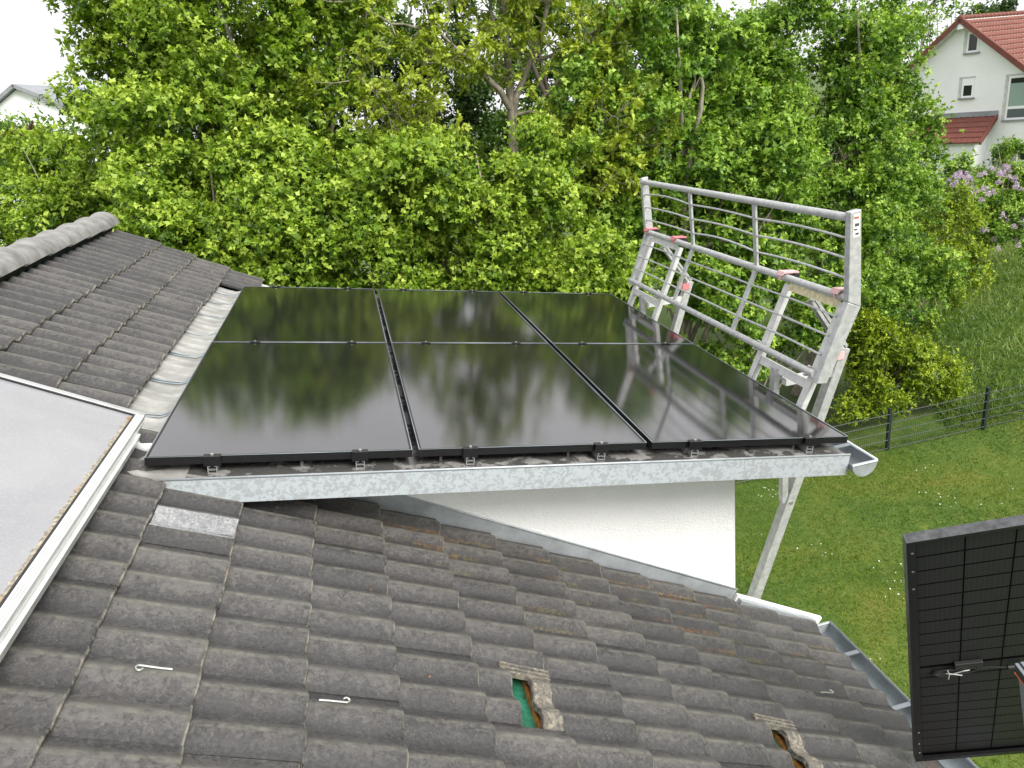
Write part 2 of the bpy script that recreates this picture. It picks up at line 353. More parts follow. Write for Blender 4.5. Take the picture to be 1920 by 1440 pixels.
# --- walls
XW = 2.82; YW = .315; YFAR = 3.42
m = MB()
def slope_z(x, n=-.14): return (HC + n) / math.cos(AL) - math.tan(AL) * x
def flat_z(x, n=-.19): return n / math.cos(TH) - math.tan(TH) * x
m.hexa([(.35, YW, slope_z(.35) - .1), (XW, YW, slope_z(XW) - .1), (XW, YW + .30, slope_z(XW) - .1), (.35, YW + .30, slope_z(.35) - .1),
        (.35, YW, flat_z(.35) - .002), (XW, YW, flat_z(XW) - .002), (XW, YW + .30, flat_z(XW) - .002), (.35, YW + .30, flat_z(.35) - .002)])
hpart(m, 'dormer_side_wall', 'white_render')
m = MB(); m.hexa([(XW - .3, YW + .30, ZG - .3), (XW - .002, YW + .30, ZG - .3), (XW - .002, YFAR, ZG - .3), (XW - .3, YFAR, ZG - .3),
        (XW - .3, YW + .30, flat_z(XW - .3) - .004), (XW - .002, YW + .30, flat_z(XW) - .004), (XW - .002, YFAR, flat_z(XW) - .004), (XW - .3, YFAR, flat_z(XW - .3) - .004)])
hpart(m, 'dormer_front_wall', 'white_render')
m = MB(); m.wbox((XW - .32, XW - .004), (-5.2, YW + .298), (ZG - .3, slope_z(XW) - .11)); hpart(m, 'front_wall', 'white_render')
m = MB(); m.prism([(-5.2, ZG - .3), (XW - .33, ZG - .3), (XW - .33, slope_z(XW - .33) - .12), (-1.2, .45), (-5.2, -1.9)], (0, 0, 0), XV, ZV, YV, -5.1, -4.8); hpart(m, 'gable_wall', 'white_render')
m = MB(); m.prism([(-5.2, ZG - .3), (XW - .33, ZG - .3), (XW - .33, -1.6), (.5, -.45), (-1.2, .45), (-5.2, -1.9)], (0, 0, 0), XV, ZV, YV, 3.44, 3.74); hpart(m, 'gable_wall', 'white_render')
# --- roof deck with green underlay
SR = -1.335; DC = .312; S0 = .116; YV0, YV1 = -4.6, 4.34
m = MB()
m.box(RP(0, 0), S, YV, N, (SR, 3.84), (YV0, YW - .01), (-.16, -.098)); m.box(RP(0, 0), S, YV, N, (SR, .10), (YW - .01, YV1 - .06), (-.16, -.098))
deck = hpart(m, 'roof', 'membrane')
ridge_top = RP(SR, 0, -.118)
m = MB(); W2 = np.array([-math.cos(AL), 0, -math.sin(AL)]); N2 = np.array([-math.sin(AL), 0, math.cos(AL)])
m.box((ridge_top[0] - .01, 0, ridge_top[2]), W2, YV, N2, (0, 4.6), (YV0, YV1), (-.05, .05)); hpart(m, 'rear_roof_slope', 'tile')
# --- tiles
LT, TW, TN = .390, .30, 20; PA = .027
def prof(y):
    c = .5 - .5 * math.cos(2 * math.pi * y / .15); return PA * (c ** 1.1)
def tile_mesh(y0=0.0, y1=TW, n=TN, mats='tile', L=LT):
    m = MB(); top = []; ysn = [y0 + (y1 - y0) * k / n for k in range(n + 1)]
    tilt = lambda x: -.024 * (LT - x) / .312
    rows = []
    for x, dz in ((0, 0), (.20, 0), (L - .016, 0), (L - .004, -.003), (L, -.010), (L - .001, -.022), (L - .03, -.022)):
        rows.append([(x, y, prof(y) - PA + tilt(x) + dz + (.0 if dz > -.02 else 0)) for y in ysn])
    m.loft(rows)
    # outer flanks
    for k in (0, n):
        y = ysn[k]; a = [(x, y, prof(y) - PA + tilt(x)) for x in (0, .2, L - .004)]; b = [(x, y, q - .018) for x, y, q in a]
        m.add(a + b, [(0, 1, 4, 3), (1, 2, 5, 4)] if k == 0 else [(3, 4, 1, 0), (4, 5, 2, 1)])
    # raised head rib and side interlock seen where a tile is pushed up
    return m.mesh('tile', mats, True)
TM = tile_mesh(); TMM = tile_mesh(mats='tile_moss'); TH1 = tile_mesh(0, .155, 9); TH1M = tile_mesh(0, .155, 9, 'tile_moss'); TG = tile_mesh(mats='tile')
def place_tile(me, s_tail, y, n=0.0, tilt=True):
    rot = random.gauss(0, .0035); rol = random.gauss(0, .004)
    ax = S * math.cos(rot) + YV * math.sin(rot); ay = YV * math.cos(rot) - S * math.sin(rot); az = N + rol * S; az = az / np.linalg.norm(az)
    org = RP(s_tail - LT + random.gauss(0, .0025), y, n + random.gauss(0, .0012))
    return inst('tile', me, deck, frame(org, ax, ay, az))
holes = {(5, -1.06): -.175, (9, -1.06): -.185, (12, -1.06): -.20}       # pushed-up tiles
tail = lambda j: S0 + DC * j
for j in range(-3, 13):
    ts = tail(j)
    y = .14
    lo_y = -2.3 if j > -1 else -2.0
    while y > lo_y:
        moss = (j >= 3 and y > -.2) or (j >= 6 and y > -.5 and random.random() < .35)
        if y > .1:
            if ts > .40: place_tile(TH1M if moss else TH1, ts, y)
            elif j <= 0: place_tile(TM, ts, y)
        elif (j, round(y, 2)) in holes:
            place_tile(TM, ts + holes[(j, round(y, 2))], y, -.004)
        elif abs(y + .46) < .01 and j == 1 and False: pass
        else: place_tile(TMM if moss else TM, ts, y)
        y -= .30
    if j <= 0:
        y = .44
        while y < 4.1:
            if j < 0 or y > 3.5: place_tile(TM, ts, y)
            y += .30
# pale fresh heads and battens seen in the gaps
for (j, y), d in holes.items():
    hs_ = tail(j + 1) - LT                      # head of the next tile down
    if j == 12:
        m = MB(); m.box(RP(0, 0), S, YV, N, (tail(12) - .16, tail(12) - .05), (y - .3, y + .6), (-.0975, -.045)); hpart(m, 'eave_batten', 'tile_brown', deck); continue
    m = MB(); ysn = [y + .002 + .296 * k / 20 for k in range(21)]
    rows = []
    for q in (0, .01, .04, .075):
        rows.append([RP(hs_ + q + .003 * math.sin(k * 2.1), yy, prof(yy - y) - PA + .0025 - .024 * (LT - q) / .312 + (.003 if q in (0,) else 0)) for k, yy in enumerate(ysn)])
    front = [RP(hs_, yy, prof(yy - y) - PA + .0015 - .024 * LT / .312 - .022) for yy in ysn]
    m.loft([front] + rows); ob = hpart(m, 'tile_head', 'tile_pale', deck, smooth=True)
    m = MB()
    for q in range(3): m.box(RP(0, 0), S, YV, N, (tail(j) + d - .03, tail(j) + .01), (y + .300 - .017 * q - .011, y + .300 - .017 * q), (-.036 - .006 * q, -.018 - .004 * q))
    hpart(m, 'interlock_rib', 'tile_pale', deck)
    m = MB(); m.box(RP(0, 0), S, YV, N, (hs_ + .004, hs_ + .045), (y - .4, y + .7), (-.0975, -.078)); hpart(m, 'batten', 'batten', deck)
# half round ridge tiles
CAPL = .42; m = MB(); rows = []
for q, r0 in ((0, .121), (.02, .123), (.08, .117), (CAPL + .05, .109)):
    rows.append([(r0 * 1.12 * math.cos(math.pi * k / 12 + 0.0), q, r0 * 1.0 * math.sin(math.pi * k / 12)) for k in range(13)])
m.loft(rows); m.loft([rows[0], [(c[0] * .84, c[1], c[2] * .84) for c in rows[0]]]); m.loft([[(c[0] * .84, c[1], c[2] * .84) for c in rows[-1]], rows[-1]])
m.loft([[(c[0] * .84, c[1], c[2] * .84) for c in rows[-1]], [(c[0] * .84, c[1], c[2] * .84) for c in rows[0]]])
RM = m.mesh('ridge_tile', 'ridge', True)
rp = RP(SR, 0, .0)
for k in range(11):
    y = YV1 - .02 - k * CAPL
    ob = inst('ridge_tile', RM, house, Matrix.Translation(Vector((rp[0], y, rp[2] - .045)) - Vector(RP(0, 0))) @ Matrix.Rotation(math.pi, 4, 'Z') @ Matrix.Rotation(-.035, 4, 'X'))
m = MB(); 
for e, yy in ((0, YV1 - .03),): m.prism([(.125 * math.cos(math.pi * k / 10), .11 * math.sin(math.pi * k / 10)) for k in range(11)], (rp[0], yy, rp[2] - .045), XV, ZV, YV, 0, .02)
hpart(m, 'ridge_end_disc', 'ridge')
m = MB(); m.box(RP(0, 0), S, YV, N, (SR, SR + .10), (YV0, YV1 - .04), (-.06, -.03)); hpart(m, 'ridge_underlay_strip', 'dark_gap')
# far verge board
m = MB(); m.box(RP(0, 0), S, YV, N, (SR, .5), (YV1 - .075, YV1 - .045), (-.20, -.06)); hpart(m, 'verge_board', 'white_paint')
# --- dormer roof: slab, sheet, fascia
UF = 3.315; VF, VB = -.070, 3.60; NS = -.0755
m = MB(); m.box((0, 0, 0), U, YV, NP, (.30, UF - .012), (VF + .012, VB - .012), (-.186, NS - .004)); hpart(m, 'dormer_roof_slab', 'white_paint')
m = MB()
us_ = np.linspace(.05, UF, 24)
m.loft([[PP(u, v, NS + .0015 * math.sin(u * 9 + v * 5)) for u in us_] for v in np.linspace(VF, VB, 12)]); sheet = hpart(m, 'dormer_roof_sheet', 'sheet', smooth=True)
for u in (.62, 1.23, 1.84, 2.45, 3.06):
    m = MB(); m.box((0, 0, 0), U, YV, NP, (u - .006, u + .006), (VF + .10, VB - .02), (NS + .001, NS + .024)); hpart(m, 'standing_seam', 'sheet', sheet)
m = MB()   # folded fascia with a drip edge
m.box((0, 0, 0), U, YV, NP, (-.02, UF + .006), (VF - .006, VF + .006), (-.182, NS + .006))
m.box((0, 0, 0), U, YV, NP, (.30, UF + .006), (VF + .0062, VF + .03), (-.1815, -.179)); fas = hpart(m, 'fascia', 'fascia')
m = MB(); m.tube([PP(-.04, VF - .004, NS + .008), PP(1.6, VF - .005, NS + .0095), PP(UF + .006, VF - .004, NS + .008)], .0055, 8); hpart(m, 'folded_edge', 'zinc_light', fas, smooth=True)
m = MB(); m.box((0, 0, 0), U, YV, NP, (UF - .008, UF + .003), (VF + .007, VB), (-.180, -.120)); hpart(m, 'eave_board', 'zinc_light')
m = MB(); m.box((0, 0, 0), U, YV, NP, (.2, UF - .02), (VB - .012, VB), (-.30, NS - .005)); hpart(m, 'rear_fascia', 'fascia')
# --- gutters (half round, with rolled lip and end discs)
def gutter(name, cx, cz, r, y0, y1, brackets):
    e = bpy.data.objects.new(name, None); COL.objects.link(e); e.parent = house; e.location = Vector((cx, y0, cz)) - Vector(RP(0, 0))
    inv = Matrix.Translation(-Vector((cx, y0, cz)))
    def gp(mb, nm, mat, sm=True):
        ob = mb.build(nm, mat, None, sm); ob.parent = e; ob.matrix_parent_inverse = inv; return ob
    m = MB(); arc = [(r * math.cos(-math.pi * k / 14), r * math.sin(-math.pi * k / 14)) for k in range(15)]
    ysg = np.linspace(y0, y1, 8)
    m.loft([[(cx + a, y, cz + b) for a, b in arc] for y in ysg]); m.loft([[(cx + a * .965, y, cz + b * .965 + .0005) for a, b in reversed(arc)] for y in ysg]); gp(m, 'trough', 'zinc')
    m = MB(); m.tube([(cx + r, y0, cz + .004), (cx + r, y1, cz + .004)], .009, 8); gp(m, 'lip', 'zinc_light')
    for y in (y0, y1):
        m = MB(); m.prism([(a * .99, b * .99) for a, b in arc], (cx, y, cz), XV, ZV, YV, -.004, .004); m.tube([(cx - r, y, cz + .002), (cx + r, y, cz + .002)], .008, 6)
        gp(m, 'end_disc', 'zinc_light', False)
    for y in brackets:
        m = MB(); m.box((cx, y, cz), XV, YV, ZV, (-r - .05, r + .004), (-.013, .013), (.003, .008)); gp(m, 'bracket', 'zinc', False)
gx = PP(UF, 0, NS)
gutter('dormer_gutter', gx[0] + .070, gx[2] - .045, .072, VF - .035, VB, (.10, .80, 1.50, 2.2, 2.9))
ge = RP(3.86, 0, 0)
gutter('eave_gutter', ge[0] + .045, ge[2] - .055, .068, -4.6, .245, (-.03, -.45, -1.1))
# --- flashing at the dormer: valley sheet between tiles and flat roof, side apron, white edge trim
sec = [RP(-.33, 0, -.085), RP(-.20, 0, -.062), RP(-.12, 0, -.060), RP(-.05, 0, -.052)]
secf = [PP(-.035, 0, NS + .012), PP(.0, 0, NS + .004), PP(.07, 0, NS + .0015), PP(.16, 0, NS + .0012)]
sec = sec + secf
m = MB(); ysf = np.linspace(VF, VB + .02, 420); rows = []
for y in ysf:
    rip = .011 * max(0.0, math.cos(y * 2 * math.pi / .118)) ** 8 + .0025 * math.sin(y * 9 + 1)
    rows.append([c + YV * y + N * (rip * wgt) for c, wgt in zip(sec, (0, 1, 1, 1, .9, .5, 0, 0))])
m.loft(rows); fl = hpart(m, 'valley_flashing', 'flashing', smooth=True)
for y in (.60, 1.10, 1.60, 2.10, 2.60, 3.05, 3.40):
    for dy in (-.016, .016):
        m = MB(); pts = [c + YV * (y + dy + .02 * k) + N * .006 for k, c in enumerate(sec[1:6])]
        m.tube(pts, .0045, 6); hpart(m, 'seam', 'zinc', fl, smooth=True)
    m = MB(); q = sec[5] + YV * (y + .10); m.box(q, U, YV, NP, (-.05, .02), (-.020, .020), (.0, .012)); hpart(m, 'seam_clip', 'zinc', fl)
# apron up the dormer cheek
m = MB(); a0, a1 = .42, 3.285
def ap(s, n, y=YW - .006): return RP(s, y, n)
m.add([ap(a0, -.05), ap(a1, -.05), ap(a1, .030), ap(a0, .044), RP(a0, YW, .044), RP(a1, YW, .030), RP(a1, YW, -.05), RP(a0, YW, -.05)], [(0, 1, 2, 3), (3, 2, 5, 4), (1, 6, 5, 2), (0, 3, 4, 7)])
apron = hpart(m, 'apron_flashing', 'zinc_light')
m = MB(); m.tube([ap(a0, .045, YW - .008), ap(a1, .031, YW - .008)], .005, 6); hpart(m, 'apron_edge', 'zinc_light', apron, smooth=True)
m = MB(); m.box(RP(0, 0), S, YV, N, (3.288, 3.955), (.285, .308), (-.14, .006)); hpart(m, 'verge_trim', 'white_paint')
m = MB(); m.box(RP(0, 0), S, YV, N, (3.30, 3.885), (.245, .283), (-.05, -.006)); hpart(m, 'verge_flashing', 'zinc_light')

# one odd, lighter tile half
m = MB(); ys8 = [-.385 + .15 * k / 10 for k in range(11)]
m.loft([[RP(x, yy, prof(yy + .46) - PA + .005 - .024 * (tail(1) - x) / .312) for yy in ys8] for x in np.linspace(tail(0) + .004, tail(1) - .006, 6)])
hpart(m, 'worn_tile_face', 'tile_newgrey', deck, smooth=True)

# ================================================================== SOLAR MODULES
PW, PL, GAP = 1.096, 1.754, .030
m = MB(); fb = .011
for x, y in (((0, PW), (0, fb)), ((0, PW), (PL - fb, PL)), ((0, fb), (fb, PL - fb)), ((PW - fb, PW), (fb, PL - fb))): m.wbox(x, y, (-.035, 0))
FRM = m.mesh('frame', 'black_alu')
m = MB(); m.wbox((fb, PW - fb), (fb, PL - fb), (-.010, -.0018)); GLS = m.mesh('glass', 'pv_glass')
m = MB(); m.tube([(.0012, .001, .0004), (.0012, PL - .001, .0004)], .0022, 6); m.tube([(PW - .0012, .001, .0004), (PW - .0012, PL - .001, .0004)], .0022, 6)
m.tube([(.001, .0012, .0004), (PW - .001, .0012, .0004)], .0016, 6); m.tube([(.001, PL - .0012, .0004), (PW - .001, PL - .0012, .0004)], .0018, 6); EDG = m.mesh('edge', 'zinc', True)
pos_n = {(0, 0): 'left', (1, 0): 'middle', (2, 0): 'right', (0, 1): 'left', (1, 1): 'middle', (2, 1): 'right'}
xt = ['beside the ribbed metal flashing', 'between two other modules', 'next to the scaffold guard rail']
for r_ in (0, 1):
    for c_ in range(3):
        org = PP(c_ * (PW + GAP), r_ * (PL + .012) + .0, 0)
        e = empty('solar_module', 'black solar panel in the %s row, %s' % (('front', 'rear')[r_], xt[c_]), 'solar panel', 'solar panels on the dormer roof')
        e.matrix_world = frame(org, U, YV, NP)
        for nm, me in (('frame', FRM), ('glass', GLS), ('edge', EDG)): inst(nm, me, e)
# mounting rails with clamps
ordn = ['first', 'second', 'third', 'fourth', 'fifth', 'sixth']
rail_u = [.262, .868, 1.126 + .232, 1.126 + .862, 2.252 + .222, 2.252 + .866]
for k, u in enumerate(rail_u):
    e = empty('mounting_rail', '%s aluminium mounting rail from the left, under the solar panels' % ordn[k], 'rail', 'mounting rails under the panels')
    e.matrix_world = frame(PP(u, 0, 0), U, YV, NP)
    m = MB(); y0, y1 = -.022, 2 * PL + .06
    for x, z in (((-.019, -.0155), (-.0735, -.0365)), ((.0155, .019), (-.0735, -.0365)), ((-.0155, .0155), (-.0735, -.070)), ((-.0155, -.007), (-.040, -.0365)), ((.007, .0155), (-.040, -.0365)), ((-.0155, .0155), (-.056, -.0535))):
        m.wbox(x, (y0, y1), z)
    m.build('profile', 'alu', e)
    for y in (-.001, 2 * PL + .014):
        m = MB(); s_ = -1 if y < 1 else 1
        a, b = (y - .020, y + .011) if s_ < 0 else (y - .011, y + .020)
        m.wbox((-.034, .034), (a, b), (.0022, .0055)); m.wbox((-.034, .034), (a, a + .004) if s_ < 0 else (b - .004, b), (-.033, .002)); m.wbox((-.034, .034), (a - .004, a + .001) if s_ < 0 else (b - .001, b + .004), (-.036, -.033))
        cl = m.build('end_clamp', 'black_alu', e)
        m = MB(); m.tube([(0, y - .006 * 1, .005), (0, y - .006, .013)], .007, 10); m.build('bolt', 'steel', cl)
    m = MB(); ym = PL + .006; m.wbox((-.03, .03), (ym - .018, ym + .018), (.0022, .0050)); cl = m.build('mid_clamp', 'black_alu', e)
    m = MB(); m.tube([(0, ym, .005), (0, ym, .012)], .006, 10); m.build('bolt', 'steel', cl)

# ================================================================== SOLAR THERMAL COLLECTOR
e = empty('solar_collector', 'large pale glazed solar collector with aluminium frame lying on the tiles at left', 'solar collector')
c0 = RP(-.072, .265, .02); e.matrix_world = frame(c0, -S, -YV, N)     # local x up the slope, y towards the viewer
CWd, CLn, CH = 1.055, 2.05, .095
for y_ in ((0, .030), (CLn - .03, CLn)): m = MB(); m.wbox((.0, CWd), y_, (0, CH)); m.build('frame_bar', 'alu', e, bevel=.003)
m = MB(); m.wbox((.0, .034), (.0302, CLn - .0302), (0, CH)); fb_ = m.build('frame_bar', 'alu_white', e, bevel=.003)
for q in (.008, .016, .024):
    m = MB(); m.wbox((q, q + .0022), (.004, CLn - .004), (CH, CH + .002)); m.build('groove_rib', 'alu', fb_)
m = MB(); m.wbox((-.018, .0), (.12, CLn), (.005, .05)); m.wbox((-.004, .0), (.0, CLn), (.05, .06)); m.build('lower_flange', 'alu_white', e)
m = MB(); m.wbox((CWd - .034, CWd), (.0302, CLn - .0302), (0, CH)); m.build('frame_bar', 'alu', e, bevel=.003)
m = MB(); m.wbox((.034, CWd - .034), (.030, CLn - .030), (.04, CH - .012)); m.build('glass', 'collector_glass', e)
m = MB(); m.wbox((.0341, .042), (.0302, CLn - .031), (CH - .0118, CH - .003)); m.wbox((.042, CWd - .04), (.0302, .037), (CH - .0118, CH - .004)); m.build('rubber_seal', 'black_rubber', e)
m = MB(); ysn = np.linspace(.06, CLn - .05, 160)
m.loft([[(.0421 + .0, y, CH - .007) for y in ysn], [(.048 + .004 * rng.random(), y, CH - .0085) for y in ysn], [(.053 + .010 * rng.random() ** 2, y, CH - .0117) for y in ysn]]); m.build('lichen_line', 'lichen_seam', e)
# pale pipe coming out from under the collector
m = MB(); pts = [RP(-.16, .245, .0), RP(-.10, .225, -.012), RP(-.05, .21, -.028), PP(.0, .20, -.044), PP(.06, .195, -.050), PP(.2, .19, -.052)]
o_ = smooth_by_angle(m.tube(pts, .023, 14).build('pipe', 'pvc')); tag(o_, 'short pale plastic pipe running from the collector to under the front left panel', 'pipe')

# ================================================================== SCAFFOLD GUARD
KX = 1.0242
def sx_(x): return 1.0096 + (x - 1.0096) * KX
def sz_(z): return 1.1645 + (z - 1.1645) * KX
YN, YE = .42, 3.20
TOP = (sx_(3.476), sz_(.442)); MID = (sx_(3.495), sz_(.012)); LOW = (sx_(3.316), sz_(-.392))
e = empty('guard_rail', 'galvanised steel guard grille standing above the dormer gutter', 'guard rail')
for nm, (x, z), r in (('top_tube', TOP, .0225), ('middle_tube', MID, .0225), ('lower_tube', LOW, .021)):
    m = MB(); m.tube([(x, YN, z), (x, YE, z)], r, 16); smooth_by_angle(m.build(nm, 'galv', e))
def P2(p, y, dx=0, dz=0): return np.array([p[0] + dx, y, p[1] + dz])
def post_poly(wi):    # bent flat section in X-Z, width wi outward of the tubes
    a = np.array(TOP) + (-.016, .032); b = np.array(MID) + (-.022, -.012); c = np.array(LOW) + (-.014, -.040)
    o1 = np.array(TOP) + (wi - .016, .040); o2 = np.array(MID) + (wi - .005, -.050); o3 = np.array(LOW) + (wi - .012, -.052)
    return [a, b, c, o3, o2, o1]
for y, wi, th_ in ((YN - .02, .064, .045), (YE - .012, .060, .04)):
    m = MB(); pl = post_poly(wi); m.prism([tuple(pl[i]) for i in (0, 1, 4, 5)], (0, y, 0), XV, ZV, YV, -th_ / 2, th_ / 2); m.prism([tuple(pl[i] + (0, -.0015)) for i in (1, 2, 3, 4)], (0, y, 0), XV, ZV, YV, -th_ / 2, th_ / 2)
    po = m.build('end_post', 'galv', e, bevel=.004)
    if y < 1:
        m = MB(); up = (pl[0] - pl[1]) / np.linalg.norm(pl[0] - pl[1]); ri = np.array([up[1], -up[0]])
        def q(a, b): c_ = pl[1] + up * a + ri * b; return (c_[0], y - th_ / 2 - .0012, c_[1])
        Lp = np.linalg.norm(pl[0] - pl[1])
        m.add([q(Lp - .135, .016), q(Lp - .135, .056), q(Lp - .012, .056), q(Lp - .012, .016)], [(0, 1, 2, 3)]); st = m.build('sticker', 'label_white', po)
        m = MB()
        for a, b, c1, d1 in ((.028, .020, .010, .03), (.062, .026, .016, .024), (.090, .022, .008, .018), (.112, .030, .010, .02)):
            s0 = [q(Lp - a - c1, b), q(Lp - a - c1, b + d1), q(Lp - a, b + d1), q(Lp - a, b)]; m.add([(p_[0], p_[1] - .0008, p_[2]) for p_ in s0], [(0, 1, 2, 3)], 0 if a > .04 else 1)
        m.build('sticker_print', ['print_dark', 'print_red'], st)
IP = (YN + (YE - YN) / 3, YN + 2 * (YE - YN) / 3)
for y in IP:
    m = MB(); m.bar(P2(MID, y, 0, -.0), P2(TOP, y, 0, -.0), YV, .040, .016); m.bar(P2(LOW, y, 0, .0), P2(MID, y, 0, -.0), YV, .040, .016); m.build('inner_post', 'galv', e, bevel=.002)
ends = (YN,) + IP + (YE,)
for k in (1, 2, 3):
    for a_, b_, nm in ((TOP, MID, .012), (MID, LOW, .004)):
        f_ = k / 4.0
        for i in range(3):
            y0, y1 = ends[i] + .015, ends[i + 1] - .015; pts = []
            bow = nm * random.uniform(.4, 2.0)
            for q in range(9):
                g_ = q / 8; x = a_[0] + (b_[0] - a_[0]) * f_; z = a_[1] + (b_[1] - a_[1]) * f_
                pts.append((x, y0 + (y1 - y0) * g_, z + bow * math.sin(math.pi * g_)))
            m = MB(); m.tube(pts, .0068, 8); smooth_by_angle(m.build('rod', 'galv', e))
# support brackets
ld = np.array([LOW[0] - MID[0], 0, LOW[1] - MID[1]]); ld /= np.linalg.norm(ld)
lo_n = np.array([-ld[2], 0, ld[0]]); lo_n = lo_n if lo_n[0] > 0 else -lo_n     # outward normal of the lower field
def hook(mb, y, wdt=.05, back=.075):      # hook plate over the middle tube
    prof_ = [(-.030, -.014), (-.034, .018), (-.018, .038), (back, .026), (back, .006), (.030, .004), (.026, .026), (-.012, .028), (-.024, .012), (-.020, -.014)]
    mb.prism([(a, b) for a, b in prof_], (MID[0], y, MID[1]), XV, ZV, YV, -wdt / 2, wdt / 2)
for bi, (ya, yb, lab) in enumerate(((.49, 1.03, 'aluminium scaffold bracket holding the near end of the guard grille'), (2.60, 3.16, 'aluminium scaffold bracket holding the far end of the guard grille'))):
    b = empty('scaffold_bracket', lab, 'bracket', 'scaffold brackets at the dormer eave'); ym = (ya + yb) / 2
    top_c = np.array([MID[0], 0, MID[1]]) + ld * .035 + lo_n * .045
    end_l = .86
    for y in (ya, yb):
        m = MB(); a = top_c + YV * y; m.bar(a, a + ld * end_l, YV, .052, .004); 
        for sgn in (-1, 1): m.bar(a + YV * sgn * .024 + lo_n * .017, a + YV * sgn * .024 + lo_n * .017 + ld * end_l, YV, .004, .034)
        m.build('upright', 'galv_bright', b)
        m = MB(); pl_ = a - ld * .02; hook(m, y, .012 if y == ya else .014, .06); m.prism([(-.034, .016), (-.018, .040), (.085, .028), (.085, .020), (-.015, .030)], (MID[0], y, MID[1]), XV, ZV, YV, -.035, .035)
        m.build('hook', 'pink' if bi else 'pink_pale', b)
        m = MB(); m.wbox((MID[0] + .026, MID[0] + .095), (y - .025, y + .025), (MID[1] - .014, MID[1] + .012)); m.build('hook_pad', 'black_rubber', b)
        m = MB(); c_ = np.array([LOW[0], 0, LOW[1]])
        arc = [c_ + YV * y + .029 * (XV * math.cos(g_) + ZV * math.sin(g_)) for g_ in np.linspace(-2.6, 1.3, 9)]; m.tube([a + ld * (np.linalg.norm(np.array(LOW) - np.array(MID))) + lo_n * .0] + arc[::-1] if False else arc, .006, 6); smooth_by_angle(m.build('clamp', 'galv_bright', b))
    m = MB(); m.bar(top_c + YV * (ya + .026) + ld * .012 + lo_n * .003, top_c + YV * (yb - .026) + ld * .012 + lo_n * .003, ld, .046, .006); tb = m.build('top_crossbar', 'galv_bright' if bi else 'label_yellow', b)
    lowc = top_c + ld * .50
    m = MB(); m.bar(lowc + YV * (ya + .026) + lo_n * .02, lowc + YV * (yb - .026) + lo_n * .02, ld, .05, .030); m.build('lower_crossbar', 'galv_bright', b)
    # outer strut: from the top crossbar out to a knee, then down to the wall
    kn = np.array([3.80, ym, -.445]); s0 = top_c + YV * ym + ld * .04 + lo_n * .01; wl = np.array([XW + .02, ym, -3.20])
    m = MB(); m.bar(s0, kn, YV, .055, .006)
    for sgn in (-1, 1): m.bar(s0 + YV * sgn * .0255, kn + YV * sgn * .0255, YV, .004, .044)
    br = m.build('brace', 'galv', b)
    m = MB(); am = s0 + (kn - s0) * .34; tn = (kn - s0) / np.linalg.norm(kn - s0); fn_ = np.cross(tn, YV); fn_ = fn_ if fn_[0] < 0 else -fn_
    m.bar(am + fn_ * .0055, am + tn * .14 + fn_ * .0055, YV, .04, .002); lbm = m.build('sticker', 'label_white', br)
    m = MB(); m.bar(am + tn * .02 + fn_ * .0075, am + tn * .055 + fn_ * .0075, YV, .016, .001); m.bar(am + tn * .075 + fn_ * .0075, am + tn * .12 + fn_ * .0075, YV, .010, .001); m.build('sticker_print', 'print_dark', lbm)
    dd = (wl - kn) / np.linalg.norm(wl - kn)
    m = MB(); m.bar(kn, wl, YV, .070, .060); m.build('strut', 'galv', b, bevel=.003)
    m = MB(); m.bar(wl, wl + np.array([.0, 0, -.12]), YV, .12, .03); m.build('wall_foot', 'galv', b)
    hz = kn + dd * .16
    m = MB(); m.bar(np.array([lowc[0] + .02, ym, hz[2]]), hz, YV, .05, .045); m.build('tie_bar', 'galv_bright', b)
    m = MB(); q_ = kn + dd * .035 - XV * .028; m.wbox((q_[0] - .045, q_[0] + .02), (ym - .045, ym - .03), (q_[2] - .03, q_[2] + .02)); m.wbox((q_[0] - .055, q_[0] - .04), (ym - .045, ym + .045), (q_[2] - .03, q_[2] + .03)); m.build('pin_lock', 'pink_pale' if bi == 0 else 'pink', b)
    m = MB(); q_ = kn + dd * .06; m.tube([q_ + YV * -.026, q_ + YV * -.038], .010, 8); m.build('bolt', 'steel', b)
    # short fixing stub standing on the roof edge
    m = MB(); sbx = lowc + YV * (ym + .06)
    for dx in (-.022, .022): m.bar(sbx + XV * .0 + YV * dx, np.array([sbx[0] - .015, sbx[1] + dx, sbx[2] - .27]), YV, .006, .04)
    m.bar(sbx + YV * 0 - lo_n * .02, np.array([sbx[0] - .015, sbx[1], sbx[2] - .27]) - lo_n * .02, YV, .044, .005); m.build('fixing_stub', 'galv', b)
    # hanger under the eave down to the strut
    jn = kn + dd * (1.45 + kn[2]) / abs(dd[2])
    m = MB(); m.bar(jn + XV * -.035, np.array([jn[0] - .045, ym, flat_z(3.24) - .004]), YV, .045, .040); m.build('hanger', 'galv', b)
    m = MB(); q_ = jn + dd * .0; m.tube([q_ + YV * -.028, q_ + YV * -.040], .013, 8); m.build('bolt', 'steel', b)

